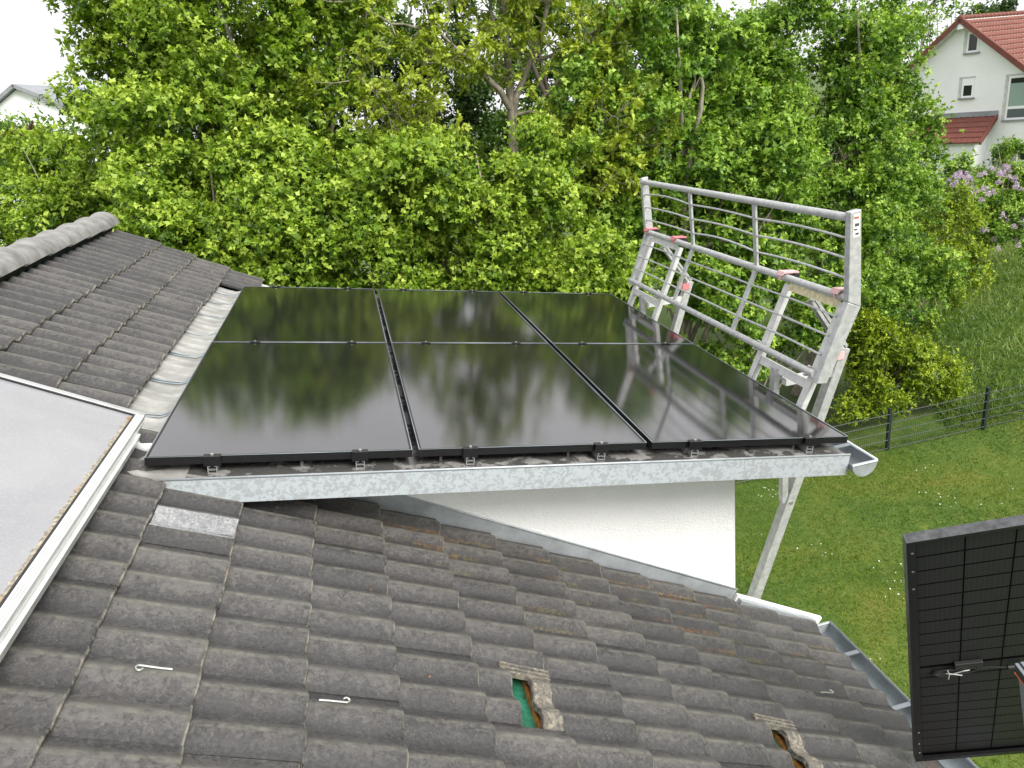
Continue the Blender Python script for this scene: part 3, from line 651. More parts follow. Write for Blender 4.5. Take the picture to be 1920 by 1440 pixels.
# ================================================================== MODULE BEING CARRIED (seen from the back)
HR = np.array([[0.89661694, 0.30127021, -0.32452168], [-0.38994407, 0.88445518, -0.25628629], [0.20981346, 0.35633594, 0.91049603]])
HT = np.array([2.46457309, -1.36474081, -0.21089853])
KS = 1.0
e = empty('carried_solar_module', 'black solar panel standing on its corner at the right edge, back side in view', 'solar panel')
e.matrix_world = frame(HT, HR[:, 0], HR[:, 1], HR[:, 2]); WW, LL = PW * KS, PL * KS
m = MB()
for x, z in (((0, WW), (-.004, 0)), ((0, WW), (-LL, -LL + .004)), ((0, .004), (-LL + .0042, -.0042)), ((WW - .004, WW), (-LL + .0042, -.0042))): m.wbox(x, (0, .035), z)
m.wbox((.0042, .028), (0, .002), (-LL + .0042, -.0042)); m.wbox((WW - .028, WW - .0042), (0, .002), (-LL + .0042, -.0042)); m.wbox((.0282, WW - .0282), (0, .002), (-.014, -.0042)); m.wbox((.0282, WW - .0282), (0, .002), (-LL + .0042, -LL + .028))
fr_ = m.build('frame', 'black_alu', e)
m = MB(); m.wbox((.0005, WW), (.0, .0345), (.0002, .0014)); m.build('top_edge', 'edge_grey', fr_)
for z in (-.06, -.165, -.27, -LL + .32, -LL + .20, -LL + .10):
    m = MB(); m.tube([(.016, -.0005, z), (.016, .001, z)], .0045, 8); m.build('hole', 'steel', fr_)
m = MB(); m.wbox((.0042, WW - .0042), (.022, .030), (-LL + .0042, -.0042)); m.build('backsheet', 'pv_back', e)
cw, ch = .134, .0835; m = MB(); m.wbox((.001, cw + .002), (-.0012, 0), (-ch + .0085, -.0005)); CELL = m.mesh('cell', 'pv_cell')
for i in range(7):
    for j in range(20):
        zz = -.040 - j * ch - (.012 if j >= 10 else 0) ; inst('cell', CELL, e, Matrix.Translation((.034 + i * (cw + .006), .0218, zz)))
m = MB(); zj = -.040 - 10 * ch - .002; m.wbox((.150, .245), (.004, .0205), (zj - .016, zj + .022)); m.build('junction_box', 'black_rubber', e, bevel=.003)
m = MB()
for k in range(3):
    pts = [(.15 + .075 * math.cos(a) , .012 + .003 * math.sin(2 * a + k), zj - .045 + (.016 + .004 * k) * math.sin(a)) for a in np.linspace(0, 2 * math.pi, 25)]; m.tube(pts, .0035, 6)
m.tube([(.225, .012, zj - .04), (.27, .010, zj - .036), (.34, .008, zj - .05), (.38, .008, zj - .048)], .004, 6); m.tube([(.33, .008, zj - .048), (.375, .008, zj - .05)], .009, 8); smooth_by_angle(m.build('cable', 'black_rubber', e))
m = MB(); m.tube([(.125, .004, zj - .012), (.13, .002, zj - .045), (.128, .004, zj - .085)], .0022, 6); m.tube([(.12, .004, zj - .035), (.155, .002, zj - .05), (.175, .004, zj - .065)], .002, 6); m.tube([(.14, .003, zj - .045), (.18, .002, zj - .025), (.20, .004, zj - .028)], .002, 6); m.build('cable_tie', 'alu_white', e)
# ladder rail end at the right edge of the picture
d0 = CR.T @ np.array([(1938 - 960) / CF, (1262 - 720) / CF, 1.0]); lp = CC + d0 * 1.75
la = np.array([.30, .05, -1.0]); la /= np.linalg.norm(la)
e = empty('ladder', 'grey ladder rail with ribbed black end cap and orange seam at the right edge', 'ladder')
lx = CR[0] - la * (CR[0] @ la); lx /= np.linalg.norm(lx); ly = np.cross(la, lx)
m = MB(); m.box(lp, lx, ly, la, (-.022, .05), (-.03, .03), (.03, 1.9)); m.build('rail', 'zinc', e, bevel=.004)
m = MB(); m.box(lp, lx, ly, la, (-.026, .054), (-.034, .034), (-.002, .030)); cp = m.build('end_cap', 'black_rubber', e, bevel=.004)
for k in range(6):
    m = MB(); m.box(lp, lx, ly, la, (-.024 + k * .013, -.017 + k * .013), (-.032, .032), (-.0055, -.002)); m.build('rib', 'zinc', cp)
m = MB(); m.box(lp, lx, ly, la, (-.0265, .0545), (-.0345, .0345), (.0305, .0345)); m.build('seam', 'orange', e)

# ================================================================== SMALL THINGS ON THE ROOF
def wire_hook(s, y, ang, label, s_len=.085):
    m = MB(); ca, sa = math.cos(ang), math.sin(ang)
    pl_ = [(0, 0), (.03, .001), (s_len, .0)] + [(s_len + .010 * math.sin(a), .010 - .010 * math.cos(a)) for a in np.linspace(.5, 4.6, 7)]
    def lift(yy): return prof((yy - .14) % .15) - .035
    pts = []
    for a, b in pl_:
        ss, yy = s + a * ca - b * sa, y + a * sa + b * ca
        j = math.ceil((ss - S0) / DC); pts.append(RP(ss, yy, -.035 + .042 - .024 * (tail(j) - ss) / .312 * 1 + .0))
    m.tube(pts, .0028, 6); ob = smooth_by_angle(m.build('wire_hook', 'steel')); tag(ob, label, 'wire hook', 'loose wire hooks on the tiles')
wire_hook(.345, -1.125, math.pi - .02, 'small silver wire hook on the tiles left of centre, below the lighter tile')
wire_hook(.775, -1.13, .02, 'small silver wire hook on the tiles near bottom centre')
wire_hook(3.31, -.50, .1, 'small silver wire hook on the tiles near the gutter at right')
m = MB()
for k in range(80):
    s_ = random.uniform(.2, 3.7); y_ = random.choice((random.uniform(-.02, .28), random.uniform(-1.6, .25)))
    a = random.uniform(0, 6.3); r = random.uniform(.003, .009)
    j = math.ceil((s_ - S0) / DC); c = RP(s_, y_, prof((y_ - .14) % .15) - PA + .004 - .024 * (tail(j) - s_) / .312)
    d1 = S * math.cos(a) + YV * math.sin(a); d2 = np.cross(N, d1)
    m.add([c - d1 * r, c + d2 * r * .5 + N * .004, c + d1 * r + N * .003, c - d2 * r * .5 + N * .001], [(0, 1, 2, 3)])
o_ = m.build('leaf_litter', 'leaf_dry'); tag(o_, 'scattered dry leaf bits lying on the roof tiles', 'leaf litter', kind='stuff')

# ================================================================== FENCE
FY = 9.62; fx0 = 11.70 - 2.53 * 4
e = empty('fence', 'dark metal mesh garden fence along the back of the lawn', 'fence')
posts = [fx0 + 2.53 * k for k in range(10)]
for x in posts:
    m = MB(); m.wbox((x - .03, x + .03), (FY - .035, FY + .035), (ZG - .1, ZG + .99)); po = m.build('post', 'anthracite', e)
    m = MB(); m.wbox((x - .033, x + .033), (FY - .038, FY + .038), (ZG + .9905, ZG + 1.003)); m.build('cap', 'anthracite', po)
for k in range(9):
    m = MB(); x0, x1 = posts[k] + .031, posts[k + 1] - .031; yq = FY - .042
    for z in (.05, .26, .47, .68, .89):
        for dy in (-.007, .007): m.tube([(x0, yq + dy, ZG + z), (x1, yq + dy, ZG + z)], .0045, 5, 0, False)
    for q in np.arange(x0 + .025, x1, .05): m.tube([(q, yq, ZG + .03), (q, yq, ZG + .93)], .003, 4, 0, False)
    m.build('mesh_panel', 'anthracite', e)
#==VEG==
# ================================================================== VEGETATION
LEAF3 = np.array([(0, 0, 0), (.42, .28, .05), (.20, .50, .02), (0, 1.0, -.08), (-.20, .50, .02), (-.42, .28, .05)])   # three-lobed
LEAF3_F = [(0, 1, 2), (0, 2, 4), (2, 3, 4), (0, 4, 5)]
LEAF2 = np.array([(0, 0, 0), (.28, .45, .05), (0, 1.0, -.06), (-.28, .45, .05)]); LEAF2_F = [(0, 1, 2), (0, 2, 3)]
BLADE = np.array([(-.10, 0, 0), (.10, 0, 0), (0, 1.0, .12)]); BLADE_F = [(0, 1, 2)]
def unit(v): return v / (np.linalg.norm(v, axis=-1, keepdims=True) + 1e-9)
def leaves_mesh(name, P, D, Nn, size, tint, mat, shape='3'):
    L, F = {'3': (LEAF3, LEAF3_F), '2': (LEAF2, LEAF2_F), 'b': (BLADE, BLADE_F)}[shape]
    n = len(P); D = unit(D); X_ = unit(np.cross(D, Nn)); Z_ = np.cross(X_, D)
    V = P[:, None, :] + size[:, None, None] * (L[None, :, 0:1] * X_[:, None, :] + L[None, :, 1:2] * D[:, None, :] + L[None, :, 2:3] * Z_[:, None, :])
    k = len(L); V = V.reshape(-1, 3); F = np.array(F); nf = len(F)
    idx = (np.arange(n)[:, None, None] * k + F[None]).reshape(-1)
    me = bpy.data.meshes.new(name); me.vertices.add(len(V)); me.vertices.foreach_set('co', V.astype(np.float32).ravel())
    me.loops.add(len(idx)); me.loops.foreach_set('vertex_index', idx.astype(np.int32))
    me.polygons.add(n * nf); me.polygons.foreach_set('loop_start', np.arange(0, n * nf * 3, 3, dtype=np.int32))
    me.update(calc_edges=True)
    at_ = me.attributes.new('tint', 'FLOAT', 'FACE'); at_.data.foreach_set('value', np.repeat(np.clip(tint, 0, 1), nf).astype(np.float32))
    me.materials.append(MATS[mat]); return me
def rdir(n): return unit(rng.normal(size=(n, 3)))
def lobes_of(crowns, per):
    """uneven sub-crowns spread through and over each crown ellipsoid"""
    out = []
    for (c, r) in crowns:
        c = np.asarray(c, float); r = np.asarray(r, float); k = per
        d = rdir(k * 3); d = d[d[:, 2] > -.65][:k]; rad = np.where(rng.random(len(d)) < .22, rng.uniform(.85, 1.02, len(d)), rng.uniform(.40, .82, len(d))) 
        for dd, q in zip(d, rad):
            s_ = rng.uniform(.15, .30); out.append((c + dd * r * q, r * s_ * rng.uniform(.8, 1.25, 3)))
    return out
def foliage(lobes, n_leaf, size, clump=.125, per=24, jit=.32, up=.35, shape='3', droop=.25, inner=.18):
    a = np.array([(l[1][0] * l[1][1] + l[1][1] * l[1][2] + l[1][0] * l[1][2]) for l in lobes]); a /= a.sum()
    nc = max(8, int(n_leaf / per)); li = rng.choice(len(lobes), nc, p=a)
    C_ = np.array([l[0] for l in lobes])[li]; R_ = np.array([l[1] for l in lobes])[li]
    d = unit(rng.normal(size=(nc, 3)) + np.array([0, -.30, .75])); q = np.where(rng.random(nc) < inner, rng.uniform(.0, .7, nc), rng.uniform(.85, 1.12, nc))
    cc = C_ + d * R_ * q[:, None]; ct = rng.normal(.40, .19, nc) + .20 * d[:, 2] - .45 * (q < .75); cs_ = rng.uniform(.75, 1.3, nc)  # inner clumps tinted darker, upward ones lighter: shade and light in the colour
    # every clump is a spray of shoots, every shoot a rosette of leaves
    lp = 6; ns = max(1, per // lp); si = np.repeat(np.arange(nc), ns); m_ = len(si)
    so_ = rng.normal(size=(m_, 3)) * clump * np.array([1, 1, .8]); sp = cc[si] + so_
    ax = unit(so_ / clump * .5 + d[si] * 1.0 + np.array([0, -.15, .35]) + rng.normal(size=(m_, 3)) * .35)
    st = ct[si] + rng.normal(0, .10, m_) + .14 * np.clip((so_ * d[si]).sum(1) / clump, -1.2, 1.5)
    ri = np.repeat(np.arange(m_), lp); n = len(ri); ci = si[ri]
    sz = size * cs_[ci] * rng.uniform(.65, 1.2, n)
    D = unit(ax[ri] * rng.uniform(-.1, .8, n)[:, None] + rng.normal(size=(n, 3)) * .75 + np.array([0, 0, -droop * .5]))
    P = sp[ri] + D * (sz * .15)[:, None] - ax[ri] * (sz * rng.uniform(0, 1.1, n))[:, None]
    Nn = unit(ax[ri] * .9 + np.array([0, 0, up]) + rng.normal(size=(n, 3)) * jit)
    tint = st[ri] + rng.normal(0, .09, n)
    return P, D, Nn, sz, tint
def limb_path(a, b, sag, k=6):
    a = np.asarray(a, float); b = np.asarray(b, float); j = rng.normal(size=3) * .06 * np.linalg.norm(b - a); j[2] += sag
    return [a + (b - a) * q + j * math.sin(math.pi * q) for q in np.linspace(0, 1, k)]
def tree(name, label, crowns, base, n_leaf, size, leaf='leaf_maple', trunk_r=.16, per_lobe=26, bark='bark', cat='tree', group=None, limbs=14, fork=.35, **kw):
    base = np.array([base[0], base[1], gz(np.float64(base[0]), np.float64(base[1])) - .1])
    e = empty(name, label, cat, group, loc=tuple(base)); inv = Matrix.Translation(-Vector(base))
    lb = lobes_of(crowns, per_lobe)
    me = leaves_mesh('crown', *foliage(lb, n_leaf, size, **kw), leaf, kw.get('shape', '3'))
    ob = bpy.data.objects.new('crown', me); COL.objects.link(ob); ob.parent = e; ob.matrix_parent_inverse = inv
    m = MB(); c0 = np.mean([np.asarray(c, float) for c, r in crowns], axis=0); topz = max(c[2] + r[2] * .55 for c, r in crowns)
    fk = base + (c0 - base) * fork; topp = np.array([c0[0], c0[1], topz])
    tp = limb_path(base, fk, 0, 5) + limb_path(fk, topp, 0, 6)[1:]
    m.tube(tp, list(np.linspace(trunk_r, trunk_r * .12, len(tp))), 8)
    for i in rng.choice(len(lb), min(limbs, len(lb)), replace=False):
        q = rng.uniform(.35, .8); k_ = min(len(tp) - 2, int(q * (len(tp) - 1))); st = tp[k_]
        m.tube(limb_path(st, lb[i][0], .25, 6), list(np.linspace(trunk_r * .42, .012, 6)), 6, 0, False)
        for _ in range(2):
            m.tube(limb_path(lb[i][0] * .8 + st * .2, lb[i][0] + rdir(1)[0] * lb[i][1] * .9, .05, 4), [.016, .012, .009, .005], 4, 0, False)
    ob = m.build('trunk', bark, None, True); ob.parent = e; ob.matrix_parent_inverse = inv
    return e
def px(x, y, Y): return tuple(at(x, y, Y))
G_T = 'trees behind the house'
# big field maple at the left
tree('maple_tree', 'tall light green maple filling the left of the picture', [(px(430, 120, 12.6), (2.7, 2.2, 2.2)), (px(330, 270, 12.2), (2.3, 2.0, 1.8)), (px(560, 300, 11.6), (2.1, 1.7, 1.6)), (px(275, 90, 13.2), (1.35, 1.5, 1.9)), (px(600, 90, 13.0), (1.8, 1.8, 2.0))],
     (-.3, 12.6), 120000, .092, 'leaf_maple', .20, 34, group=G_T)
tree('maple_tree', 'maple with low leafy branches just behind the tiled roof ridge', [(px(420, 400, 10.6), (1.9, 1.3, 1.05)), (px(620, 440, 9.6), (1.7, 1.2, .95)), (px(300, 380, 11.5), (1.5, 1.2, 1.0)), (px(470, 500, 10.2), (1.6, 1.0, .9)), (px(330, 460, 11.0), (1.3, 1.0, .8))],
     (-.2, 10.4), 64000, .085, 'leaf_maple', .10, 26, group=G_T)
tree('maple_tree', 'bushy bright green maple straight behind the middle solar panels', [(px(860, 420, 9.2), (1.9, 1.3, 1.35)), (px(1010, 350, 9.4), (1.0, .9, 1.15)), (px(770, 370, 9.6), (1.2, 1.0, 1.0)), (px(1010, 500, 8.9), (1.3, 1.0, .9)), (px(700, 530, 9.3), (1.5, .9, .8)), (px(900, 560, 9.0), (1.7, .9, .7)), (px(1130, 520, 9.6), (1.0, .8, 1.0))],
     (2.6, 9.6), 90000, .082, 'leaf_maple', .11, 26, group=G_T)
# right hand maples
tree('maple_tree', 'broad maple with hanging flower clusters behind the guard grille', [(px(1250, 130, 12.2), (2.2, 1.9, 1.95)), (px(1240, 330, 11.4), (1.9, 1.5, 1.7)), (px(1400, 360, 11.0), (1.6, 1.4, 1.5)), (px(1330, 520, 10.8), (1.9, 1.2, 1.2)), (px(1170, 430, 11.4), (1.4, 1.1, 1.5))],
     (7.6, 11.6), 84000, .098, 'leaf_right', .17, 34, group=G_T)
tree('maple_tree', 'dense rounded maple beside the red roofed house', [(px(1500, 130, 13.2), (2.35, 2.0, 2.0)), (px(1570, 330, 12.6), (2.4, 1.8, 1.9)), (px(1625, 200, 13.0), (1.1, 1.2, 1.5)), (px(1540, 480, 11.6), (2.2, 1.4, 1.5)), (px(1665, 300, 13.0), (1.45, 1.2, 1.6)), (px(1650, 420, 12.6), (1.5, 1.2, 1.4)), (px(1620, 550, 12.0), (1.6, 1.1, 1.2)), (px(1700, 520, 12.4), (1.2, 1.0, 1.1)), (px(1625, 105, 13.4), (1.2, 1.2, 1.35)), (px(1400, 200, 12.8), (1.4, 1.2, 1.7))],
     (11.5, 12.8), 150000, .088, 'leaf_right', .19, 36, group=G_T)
# lower hedge and shrubs on the right
tree('shrub', 'dark leafy undergrowth behind the near scaffold bracket', [(px(1450, 640, 10.8), (2.0, 1.0, 1.1)), (px(1330, 600, 10.6), (1.2, .9, .9))], (9.4, 10.9), 26000, .085, 'leaf_right', .05, 16, cat='shrub', limbs=12)
tree('shrub', 'rounded yellow green shrub just behind the mesh fence', [(px(1690, 680, 10.9), (1.25, .85, 1.05)), (px(1620, 640, 11.0), (.9, .7, .9)), (px(1750, 720, 10.7), (.7, .6, .7)), (px(1640, 760, 10.5), (.9, .5, .55))], (12.5, 10.9), 46000, .072, 'leaf_yellow', .035, 20, 'bark_dark', cat='shrub', shape='2', limbs=10, inner=.3)
tree('shrub', 'loose yellow green bush above the shrub on the bank', [(px(1790, 520, 13.4), (1.0, .8, 1.3)), (px(1770, 430, 13.8), (.9, .8, 1.0)), (px(1800, 400, 14.2), (.6, .5, .7)), (px(1740, 500, 13.0), (.9, .8, 1.1))], (15.4, 13.4), 26000, .075, 'leaf_yellow', .05, 14, cat='shrub', shape='2')
# left shrubs
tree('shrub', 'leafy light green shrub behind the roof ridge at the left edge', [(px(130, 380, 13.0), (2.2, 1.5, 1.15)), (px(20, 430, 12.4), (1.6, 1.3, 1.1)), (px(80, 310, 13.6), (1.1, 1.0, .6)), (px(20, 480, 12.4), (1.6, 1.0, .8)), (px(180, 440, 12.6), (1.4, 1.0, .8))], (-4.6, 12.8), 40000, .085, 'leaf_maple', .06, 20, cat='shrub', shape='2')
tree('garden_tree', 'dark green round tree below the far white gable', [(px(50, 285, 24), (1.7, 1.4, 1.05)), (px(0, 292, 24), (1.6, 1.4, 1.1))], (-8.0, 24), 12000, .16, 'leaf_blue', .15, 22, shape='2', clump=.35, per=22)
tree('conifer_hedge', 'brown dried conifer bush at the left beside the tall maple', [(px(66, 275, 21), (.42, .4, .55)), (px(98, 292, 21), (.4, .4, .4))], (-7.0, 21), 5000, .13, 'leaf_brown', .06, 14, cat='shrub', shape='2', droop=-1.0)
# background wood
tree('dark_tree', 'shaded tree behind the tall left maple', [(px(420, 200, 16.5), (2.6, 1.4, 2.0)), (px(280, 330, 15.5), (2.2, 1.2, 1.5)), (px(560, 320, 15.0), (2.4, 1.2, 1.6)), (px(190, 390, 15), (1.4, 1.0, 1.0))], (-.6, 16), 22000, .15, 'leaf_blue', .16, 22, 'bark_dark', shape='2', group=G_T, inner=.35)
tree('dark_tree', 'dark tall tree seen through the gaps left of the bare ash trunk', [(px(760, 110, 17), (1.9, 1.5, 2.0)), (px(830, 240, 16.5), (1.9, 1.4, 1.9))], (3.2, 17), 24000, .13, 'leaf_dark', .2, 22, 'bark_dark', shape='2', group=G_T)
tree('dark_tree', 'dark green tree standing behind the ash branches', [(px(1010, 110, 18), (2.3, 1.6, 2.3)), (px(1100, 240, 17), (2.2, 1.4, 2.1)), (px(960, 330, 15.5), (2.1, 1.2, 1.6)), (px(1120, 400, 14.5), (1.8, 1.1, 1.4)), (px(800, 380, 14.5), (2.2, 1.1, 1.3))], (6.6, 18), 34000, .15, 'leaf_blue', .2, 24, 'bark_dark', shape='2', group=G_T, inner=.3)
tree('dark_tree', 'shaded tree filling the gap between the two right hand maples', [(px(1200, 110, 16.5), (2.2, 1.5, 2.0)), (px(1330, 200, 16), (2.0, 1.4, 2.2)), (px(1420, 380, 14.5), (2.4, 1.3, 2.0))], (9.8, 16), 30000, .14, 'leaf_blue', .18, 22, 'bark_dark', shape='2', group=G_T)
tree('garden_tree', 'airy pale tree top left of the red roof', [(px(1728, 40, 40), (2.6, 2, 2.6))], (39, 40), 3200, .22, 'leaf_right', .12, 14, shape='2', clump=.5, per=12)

# ---- ash with open crown and bare limbs
ae = empty('ash_tree', 'open crowned ash with bare grey limbs in the middle of the picture', 'tree', G_T, loc=(4.6, 13.0, float(gz(np.float64(4.6), np.float64(13.0)))))
ainv = Matrix.Translation(-Vector(ae.location)); zz = lambda a, b: (560 + a / 2.88, b / 2.88)
m = MB(); tips = []
def ash_limb(pts, Y0, dY, r0, r1, n_twig=6):
    P_ = []
    for k, (a, b) in enumerate(pts):
        q = k / max(1, len(pts) - 1); P_.append(np.array(px(*zz(a, b), Y0 + dY * q)))
    # refine
    R_ = [P_[0]]
    for a, b in zip(P_[:-1], P_[1:]):
        mid_ = (a + b) / 2 + rng.normal(size=3) * .035 * np.linalg.norm(b - a); R_ += [mid_, b]
    m.tube(R_, list(np.linspace(r0, r1, len(R_))), 8, 0, False)
    for _ in range(n_twig):
        k = rng.integers(len(R_) // 3, len(R_)); st = R_[k]; d = rdir(1)[0] * np.array([1, .8, .8]); d[1] -= .35; ln = rng.uniform(.45, 1.2)
        en = st + d * ln + np.array([0, 0, .25 * ln]); pth = limb_path(st, en, -.08, 5); m.tube(pth, list(np.linspace(max(.012, r1 * .6), .006, 5)), 5, 0, False); tips.append(en); tips.append(pth[3])
        for _ in range(2):
            d2 = rdir(1)[0] * .45; m.tube(limb_path(pth[2], pth[2] + d2, -.03, 3), [.008, .006, .004], 4, 0, False); tips.append(pth[2] + d2)
    tips.append(R_[-1])
lz = ae.location.z
bpt = np.array(px(*zz(1160, 900), 13.0))
m.tube([np.array([bpt[0], 13.0, lz - .2]), np.array([bpt[0] - .05, 13.0, (lz + bpt[2]) / 2]), bpt, np.array(px(*zz(1155, 620), 13))], [.17, .14, .12, .10], 10, 0, False)
ash_limb([(1155, 640), (1140, 420), (1120, 180), (1100, 0), (1085, -260), (1100, -520)], 13.0, .3, .10, .03, 18)
ash_limb([(1125, 220), (1080, 190), (1035, 60), (1025, -120), (980, -350)], 13.1, .4, .06, .02, 14)
ash_limb([(1160, 600), (1175, 520), (1225, 400), (1290, 250), (1345, 0), (1390, -220), (1400, -420)], 13.0, -.3, .085, .025, 16)
ash_limb([(1150, 600), (1090, 490), (990, 390), (900, 300), (780, 200), (700, 60), (640, -120)], 13.0, -.8, .075, .018, 14)
ash_limb([(800, 215), (740, 170), (620, 145), (500, 130), (400, 70), (330, 0)], 12.4, -.5, .035, .010, 8)
ash_limb([(1280, 330), (1440, 270), (1560, 190), (1690, 130), (1800, 60)], 12.8, -.9, .035, .012, 12)
ash_limb([(1290, 560), (1400, 440), (1530, 350), (1600, 240), (1640, 120)], 12.6, -.6, .045, .012, 12)
ash_limb([(1180, 620), (1330, 615), (1450, 650), (1560, 690), (1680, 680)], 12.8, -1.1, .035, .010, 12)
ash_limb([(910, 960), (800, 860), (680, 770), (540, 790), (400, 730), (240, 610)], 11.6, -.4, .035, .010, 9)
ash_limb([(690, 770), (560, 660), (480, 600), (330, 420)], 11.6, -.3, .025, .008, 9)
ash_limb([(1560, 1000), (1480, 860), (1580, 760), (1660, 600)], 11.4, -.4, .03, .008, 10)
ash_limb([(1280, 830), (1450, 850), (1600, 890), (1720, 960)], 11.4, -.5, .03, .008, 10)
ash_limb([(1300, 830), (1560, 840), (1740, 820), (1860, 740)], 11.6, -.5, .028, .008, 10)
ash_limb([(780, 640), (710, 480), (690, 380), (660, 300)], 12.2, -.2, .02, .007, 7)
ob = m.build('trunk', 'bark', None, True); ob.parent = ae; ob.matrix_parent_inverse = ainv
Ps = []; Ds = []; Ns = []; Sz = []; Ti = []
for tpt in tips:
    if rng.random() < .08: continue
    tt = rng.normal(.55, .16)
    for _ in range(rng.integers(4, 8)):
        d = unit(rng.normal(size=3) + np.array([0, -.2, .35])); L_ = rng.uniform(.13, .27); sd_ = unit(np.cross(d, rng.normal(size=3)))
        for q in np.linspace(.25, 1, 5):
            c = tpt + d * L_ * q + np.array([0, 0, -.25 * L_ * q * q])
            for sg in ((-1, 1) if q < .99 else (0,)):
                Ps.append(c); Ds.append(unit(sd_ * sg * .9 + d * (.7 if sg else 1) + np.array([0, 0, -.35]))); Ns.append(unit(np.array([0, -.2, 1.0]) + rng.normal(size=3) * .5)); Sz.append(rng.uniform(.075, .125)); Ti.append(tt + rng.normal(0, .12))
me = leaves_mesh('crown', np.array(Ps), np.array(Ds), np.array(Ns), np.array(Sz), np.array(Ti), 'leaf_ash', '2')
ob = bpy.data.objects.new('crown', me); COL.objects.link(ob); ob.parent = ae; ob.matrix_parent_inverse = ainv

# ---- lilac with flower panicles
le = tree('lilac_bush', 'lilac bush in pale violet bloom in front of the white house', [(px(1875, 365, 17), (1.6, 1.2, 1.3)), (px(1830, 400, 16.6), (1.2, 1.0, 1.2)), (px(1910, 430, 16.4), (1.3, 1.0, 1.3)), (px(1800, 340, 17), (.6, .6, .8)), (px(1885, 290, 17), (.4, .4, .6))], (21.0, 17.0), 34000, .095, 'leaf_right', .05, 16, cat='shrub', shape='2', limbs=20)
pan = []
for (x, y, k) in ((1800, 345, 5), (1812, 368, 4), (1795, 335, 3), (1850, 370, 4), (1838, 360, 3), (1900, 395, 4), (1915, 415, 4), (1878, 340, 3), (1800, 325, 3), (1868, 318, 2), (1885, 325, 2), (1905, 340, 3), (1855, 435, 3), (1822, 335, 2), (1915, 350, 3), (1845, 330, 2), (1858, 455, 2), (1805, 422, 2), (1905, 452, 2), (1880, 415, 2)):
    for _ in range(k): pan.append(np.array(px(x + rng.normal(0, 9), y + rng.normal(0, 8), 15.6 + rng.uniform(-.2, .5))))
Ps = []; Ti = []; Dv = []
for c in pan:
    h = rng.uniform(.12, .20); tt = rng.normal(.5, .2)
    for _ in range(85):
        q = rng.random(); a = rng.random() * 6.28; r = .10 * (1 - q * .7) * rng.uniform(.6, 1.1); o3 = np.array([r * math.cos(a), r * math.sin(a), h * q]); Ps.append(c + o3); Ti.append(tt + rng.normal(0, .2)); Dv.append(unit(o3 * np.array([1, 1, .2]) + rng.normal(size=3) * .02))
Ps = np.array(Ps); Dv = np.array(Dv); n_ = len(Ps)
me = leaves_mesh('flowers', Ps, rdir(n_), unit(Dv + rng.normal(size=(n_, 3)) * .4), rng.uniform(.028, .042, n_), np.array(Ti), 'lilac_flower', '3')
ob = bpy.data.objects.new('flowers', me); COL.objects.link(ob); ob.parent = le; ob.matrix_parent_inverse = Matrix.Translation(-Vector(le.location))

# ---- grass
def patch(name, label, n, xr, yr, size, mat, cat, spread=.5, tint=(.45, .18), zoff=0.0, shape='b', keep=None):
    x = rng.uniform(*xr, n); y = rng.uniform(*yr, n)
    if keep is not None: k = keep(x, y); x, y = x[k], y[k]
    n = len(x); P = np.stack([x, y, gz(x, y) + zoff], 1); D = unit(rng.normal(size=(n, 3)) * spread + np.array([0, 0, 1.0])); Nn = unit(rng.normal(size=(n, 3)) + np.array([0, -.6, .2]))
    pt = .12 * np.sin(x * 6.3 + 2.2 * np.sin(y * 4.1)) * np.sin(y * 7.1 + 1.7 * np.sin(x * 3.3)) + .13 * np.sin(x * 1.1 + 2 * np.sin(y * .8)) + .14 * np.sin(y * 1.7 + 1.3 * np.sin(x * .6))
    ob = bpy.data.objects.new(name, leaves_mesh(name, P, D, Nn, rng.uniform(.6, 1.3, n) * size, rng.normal(*tint, n) + pt, mat, shape)); COL.objects.link(ob); tag(ob, label, cat, kind='stuff')
inlawn = lambda x, y: (y > (x - 14) * -.2 - 2) & (x > 3.2 + 0 * y)
patch('lawn_grass', 'short mown green grass of the lawn', 230000, (3.4, 19), (-1.0, 9.9), .055, 'grass_blade', 'grass', .9, keep=lambda x, y: x < 9 + y * 1.0)
patch('meadow_grass', 'rough green grass covering the bank behind the fence', 110000, (10, 27), (9.9, 24), .19, 'meadow_blade', 'grass', 1.1, keep=lambda x, y: x > 8.0 + .55 * y)
x = []; y = []
for _ in range(46):
    cx, cy = rng.uniform(4.5, 14), rng.uniform(.5, 9.2); k = rng.integers(2, 26) if rng.random() < .3 else rng.integers(1, 5); x += list(cx + rng.normal(0, .22, k)); y += list(cy + rng.normal(0, .22, k))
x = np.array(x); y = np.array(y); n_ = len(x)
ob = bpy.data.objects.new('daisies', leaves_mesh('daisies', np.stack([x, y, gz(x, y) + .055], 1), unit(rng.normal(size=(n_, 3)) * np.array([1, 1, .1])), unit(rng.normal(size=(n_, 3)) * .3 + np.array([0, 0, 1])), rng.uniform(.02, .04, n_), rng.random(n_), 'daisy', '3')); COL.objects.link(ob); tag(ob, 'white daisies scattered over the lawn', 'flowers', kind='stuff')

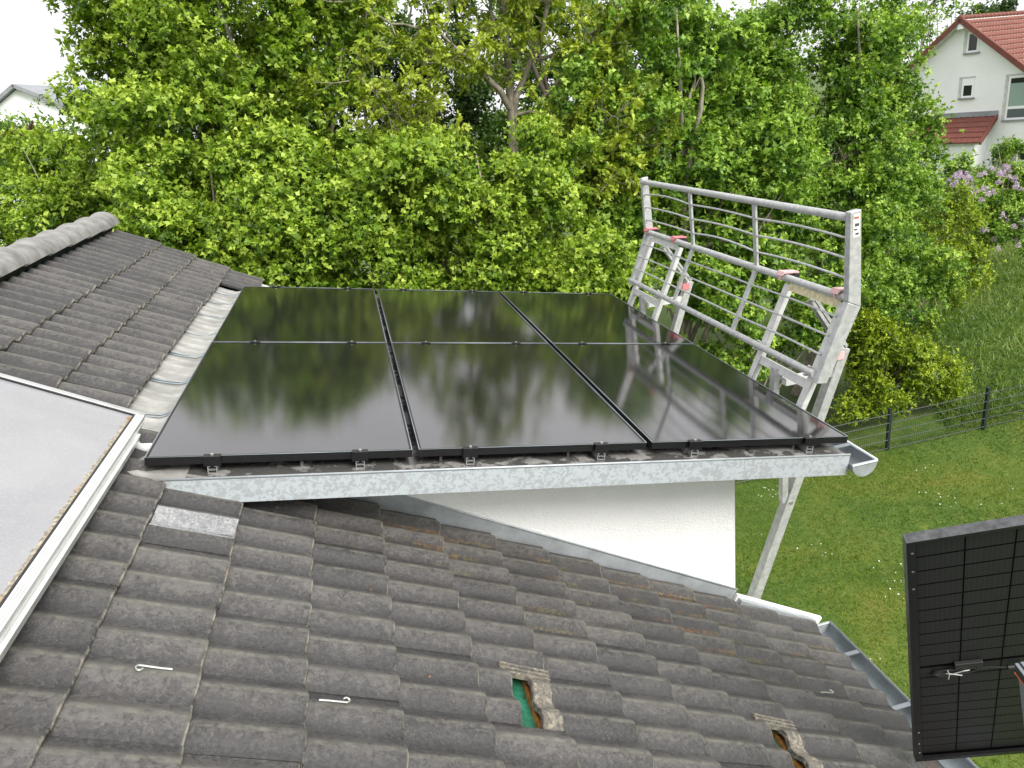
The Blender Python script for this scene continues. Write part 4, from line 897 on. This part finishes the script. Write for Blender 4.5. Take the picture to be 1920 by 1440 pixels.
# ================================================================== NEIGHBOURING HOUSES
def onplane(x, y, P0, nn):
    d = CR.T @ np.array([(x - 960) / CF, (y - 720) / CF, 1.0]); return CC + d * ((P0 - CC) @ nn) / (d @ nn)
A0 = at(1800, 34, 29.0)
vd = A0 - CC; vd[2] = 0; vd /= np.linalg.norm(vd); rt = np.array([vd[1], -vd[0], 0])
ya = math.radians(27); GX = rt * math.cos(ya) - vd * math.sin(ya); GN = -vd * math.cos(ya) - rt * math.sin(ya)      # gable axis, outward normal
e = empty('neighbour_house', 'white gabled house with red tiled roof at the right edge', 'house', loc=(A0[0], A0[1], float(gz(np.float64(A0[0]), np.float64(A0[1])))))
einv = Matrix.Translation(-Vector(e.location))
def ep(mb, nm, mat, par=None, sm=False):
    ob = mb.build(nm, mat, None, sm); ob.parent = par or e
    if par is None: ob.matrix_parent_inverse = einv.copy()
    return ob
def gl(x, y):   # photo bearing to gable coordinates (along gable, height rel. apex)
    P_ = onplane(x, y, A0, GN); return (P_ - A0) @ GX, P_[2] - A0[2]
PT = math.tan(math.radians(39)); HWD = 5.2; BOT = float(e.location.z - A0[2]) - .5; DEP = 11.0
GZ3 = lambda g, z, o_=0.0: A0 + GX * g + ZV * z + GN * o_
m = MB(); m.prism([(-HWD, BOT), (HWD, BOT), (HWD, -HWD * PT - .25), (0, -.25), (-HWD, -HWD * PT - .25)], A0, GX, ZV, -GN, .45, DEP); wal = ep(m, 'wall', 'far_white')
cs = 1 / math.cos(math.atan(PT))
for sg in (1, -1):
    sv = (GX * sg - ZV * PT) / math.sqrt(1 + PT * PT); nv = np.cross(sv, GN); nv = nv if nv[2] > 0 else -nv
    slope_len = (HWD + .55) * cs
    m = MB(); m.box(A0, sv, nv, -GN, (0.0, slope_len), (-.20, -.045), (.04, DEP + .4)); rf = ep(m, 'roof', 'soffit')
    k = 0; q = .02
    while q < slope_len:                  # courses of interlocking tiles, each with its own step and rolls
        m = MB(); cols = np.arange(0.02, DEP + .42, .07 if sg > 0 else .5); rows = []
        L_ = min(.40, slope_len - q + .05)
        for a, hgt in ((0, -.02), (L_ - .03, .05), (L_, .045), (L_, -.03)):
            rows.append([A0 + sv * (q + a) + nv * (-.04 + hgt + .06 * (.5 + .5 * math.cos(c_ * 2 * math.pi / .28)) * (hgt > -.01)) - GN * c_ for c_ in cols])
        m.loft(rows); ep(m, 'tile_course', 'red_tile', rf, True); q += .355
    q = 0
    while q < slope_len - .1:
        m = MB(); m.box(A0, sv, nv, -GN, (q + .004, min(q + .36, slope_len)), (-.16, .055), (-.03, .02)); m.box(A0, sv, nv, -GN, (q + .004, min(q + .36, slope_len)), (.03, .06), (.02, .16)); ep(m, 'verge_tile', 'red_tile', rf); q += .362
for k in range(30):
    m = MB(); m.tube([A0 - GN * (k * .38 - .02) + ZV * .02, A0 - GN * (k * .38 + .38) + ZV * .01], [.115, .10], 10); ep(m, 'ridge_tile', 'red_tile', rf, True)
for g_, z_ in ((.05, -.42), (3.55, -3.55 * PT - .40)):
    m = MB(); m.box(GZ3(g_, z_), GX, ZV, -GN, (-.13, .13), (-.02, .22), (.02, .46)); m.box(GZ3(g_, z_), GX, ZV, -GN, (-.16, .16), (-.06, -.02), (.0, .46)); ep(m, 'purlin_end', 'far_white')
def window(x0, y0, x1, y1, rail=None, blind=False, shutter=0.0):
    (a, t1), (b, b1) = gl(x0, y0), gl(x1, y1); t0, b0 = max(t1, b1), min(t1, b1); W_ = GZ3(0, 0, -.45)
    m = MB(); fw = .085
    m.box(W_, GX, ZV, GN, (a, b), (b0, b0 + fw), (-.05, .02)); m.box(W_, GX, ZV, GN, (a, b), (t0 - fw, t0), (-.05, .02)); m.box(W_, GX, ZV, GN, (a, a + fw), (b0 + fw, t0 - fw), (-.05, .02)); m.box(W_, GX, ZV, GN, (b - fw, b), (b0 + fw, t0 - fw), (-.05, .02))
    if rail: zr = b0 + (t0 - b0) * rail; m.box(W_, GX, ZV, GN, (a + fw, b - fw), (zr - .06, zr + .06), (-.05, .018))
    wn = ep(m, 'window', 'far_white')
    m = MB(); m.box(W_, GX, ZV, GN, (a + fw, b - fw), (b0 + fw, t0 - fw), (.001, .006)); ep(m, 'pane', 'window_glass', wn)
    if blind:
        zr = b0 + (t0 - b0) * rail; m = MB(); m.box(W_, GX, ZV, GN, (a + fw + .01, b - fw - .01), (zr + .06, t0 - fw - .22), (.007, .011)); ep(m, 'blind', 'blind', wn)
        m = MB(); m.box(W_, GX, ZV, GN, (a + fw + .01, b - fw - .01), (b0 + fw, zr - .06), (.007, .010)); ep(m, 'lower_pane', 'dark_glass_grey', wn)
    if shutter: m = MB(); m.box(W_, GX, ZV, GN, (a + fw * .6, b - fw * .6), (t0 - fw - (t0 - b0) * shutter, t0 - fw * .5), (.007, .03)); ep(m, 'roller_shutter', 'far_white', wn)
    m = MB(); m.box(W_, GX, ZV, GN, (a - .10, b + .08), (b0 - .07, b0), (0.0, .12)); ep(m, 'sill', 'far_grey', wn)
    m = MB(); m.box(W_, GX, ZV, GN, (a - .14, a - .02), (b0, t0 + .05), (0.0, .03)); m.box(W_, GX, ZV, GN, (a - .14, b + .02), (t0 + .02, t0 + .10), (0.0, .03)); ep(m, 'reveal', 'soffit', wn)
window(1806, 62, 1825, 98); window(1796, 150, 1815, 184, None, False, .25); window(1884, 145, 1935, 224, .28, True); window(1860, 276, 1880, 306); window(1900, 275, 1930, 306)
# lean-to porch roof
(a, t1), (b, _) = gl(1772, 214), gl(1862, 208); PO = GZ3(0, 0, -.45)
pv = np.array([0, 0, 0]) + (GN * 1.0 - ZV * .75); pv /= np.linalg.norm(pv); pn = np.cross(GX, pv); pn = pn if pn[2] > 0 else -pn; o0 = PO + ZV * (t1 - .22)
m = MB(); m.box(o0, GX, pv, pn, (a - 2, b), (0, 1.75), (-.14, -.02)); pr = ep(m, 'porch_roof', 'soffit')
for k in range(5):
    m = MB(); cols = np.arange(a - 2, b + .01, .07)
    m.loft([[o0 + GX * c_ + pv * (k * .35 + q_) + pn * (h_ + .02 * (.5 + .5 * math.cos(c_ * 2 * math.pi / .28)) * (h_ > -.03)) for c_ in cols] for q_, h_ in ((0, -.02), (.34, .02), (.37, .015), (.37, -.04))]); ep(m, 'tile_course', 'red_tile', pr, True)
for k in range(5):
    m = MB(); m.box(o0, GX, pv, pn, (b - .01, b + .05), (k * .355, k * .355 + .35), (-.14, .06)); ep(m, 'verge_tile', 'red_tile', pr)
m = MB(); m.box(o0, GX, ZV, GN, (a - 2, b + .04), (.0, .22), (.0, .05)); ep(m, 'porch_flashing', 'far_grey')
m = MB(); m.box(PO, GX, GN, ZV, (a - 2, b - .35), (0, 1.1), (BOT, t1 - 1.1)); ep(m, 'porch_wall', 'far_white')
# conifer tips behind the red roof
for k, (x, y, Y_) in enumerate(((1843, 20, 46), (1889, 8, 46))):
    c = px(x, y, Y_); tree('conifer', ('broad dark conifer top above the red ridge', 'narrow dark conifer tip above the red ridge at far right')[k], [((c[0], c[1], c[2] - .6 - .6 * k), (1.5 - k * .9, 1.2 - k * .6, 1.1 + .5 * k))], (c[0], c[1]), 2600, .22, 'leaf_dark', .2, 14, 'bark_dark', shape='2', clump=.3, per=14)
# far house at the left
F0 = at(22, 157, 55); e = empty('far_house', 'distant white gabled house with grey roof at the left edge', 'house', loc=(F0[0], F0[1], ZG)); einv = Matrix.Translation(-Vector(e.location))
vd = F0 - CC; vd[2] = 0; vd /= np.linalg.norm(vd); rt = np.array([vd[1], -vd[0], 0]); ya = math.radians(32); FX = rt * math.cos(ya) - vd * math.sin(ya); FN = -vd * math.cos(ya) - rt * math.sin(ya); pf = .52
m = MB(); m.prism([(-5, ZG - F0[2]), (5, ZG - F0[2]), (5, -5 * pf - .3), (0, -.3), (-5, -5 * pf - .3)], F0, FX, ZV, -FN, .4, 12); ep(m, 'wall', 'far_white')
for sg in (1, -1):
    sv = (FX * sg - ZV * pf) / math.sqrt(1 + pf * pf); nv = np.cross(sv, FN); nv = nv if nv[2] > 0 else -nv
    m = MB(); m.box(F0, sv, nv, -FN, (0, 6.2), (-.22, 0), (0, 12.4)); rf = ep(m, 'roof', 'far_grey')
    if sg > 0:
        for k in range(3):
            m = MB(); m.box(F0, sv, nv, -FN, (.3, 2.0), (.05, .1), (4.6 + k * 1.2, 5.7 + k * 1.2)); ep(m, 'roof_solar_panel', 'far_blue', rf)
S0_ = at(6, 254, 40); e = empty('garden_shed', 'small pale shed roof at the left edge below the dark green tree', 'shed', loc=(S0_[0], S0_[1], ZG)); einv = Matrix.Translation(-Vector(e.location))
m = MB(); m.wbox((S0_[0] - 4, S0_[0] + .1), (S0_[1], S0_[1] + 4), (ZG, S0_[2] - .5)); ep(m, 'wall', 'far_white')
m = MB(); m.prism([(-3.5, .6), (.6, -.55), (.6, -.42), (-3.5, .75)], S0_, XV, ZV, YV, -.3, 4.3); ep(m, 'roof', 'far_grey')
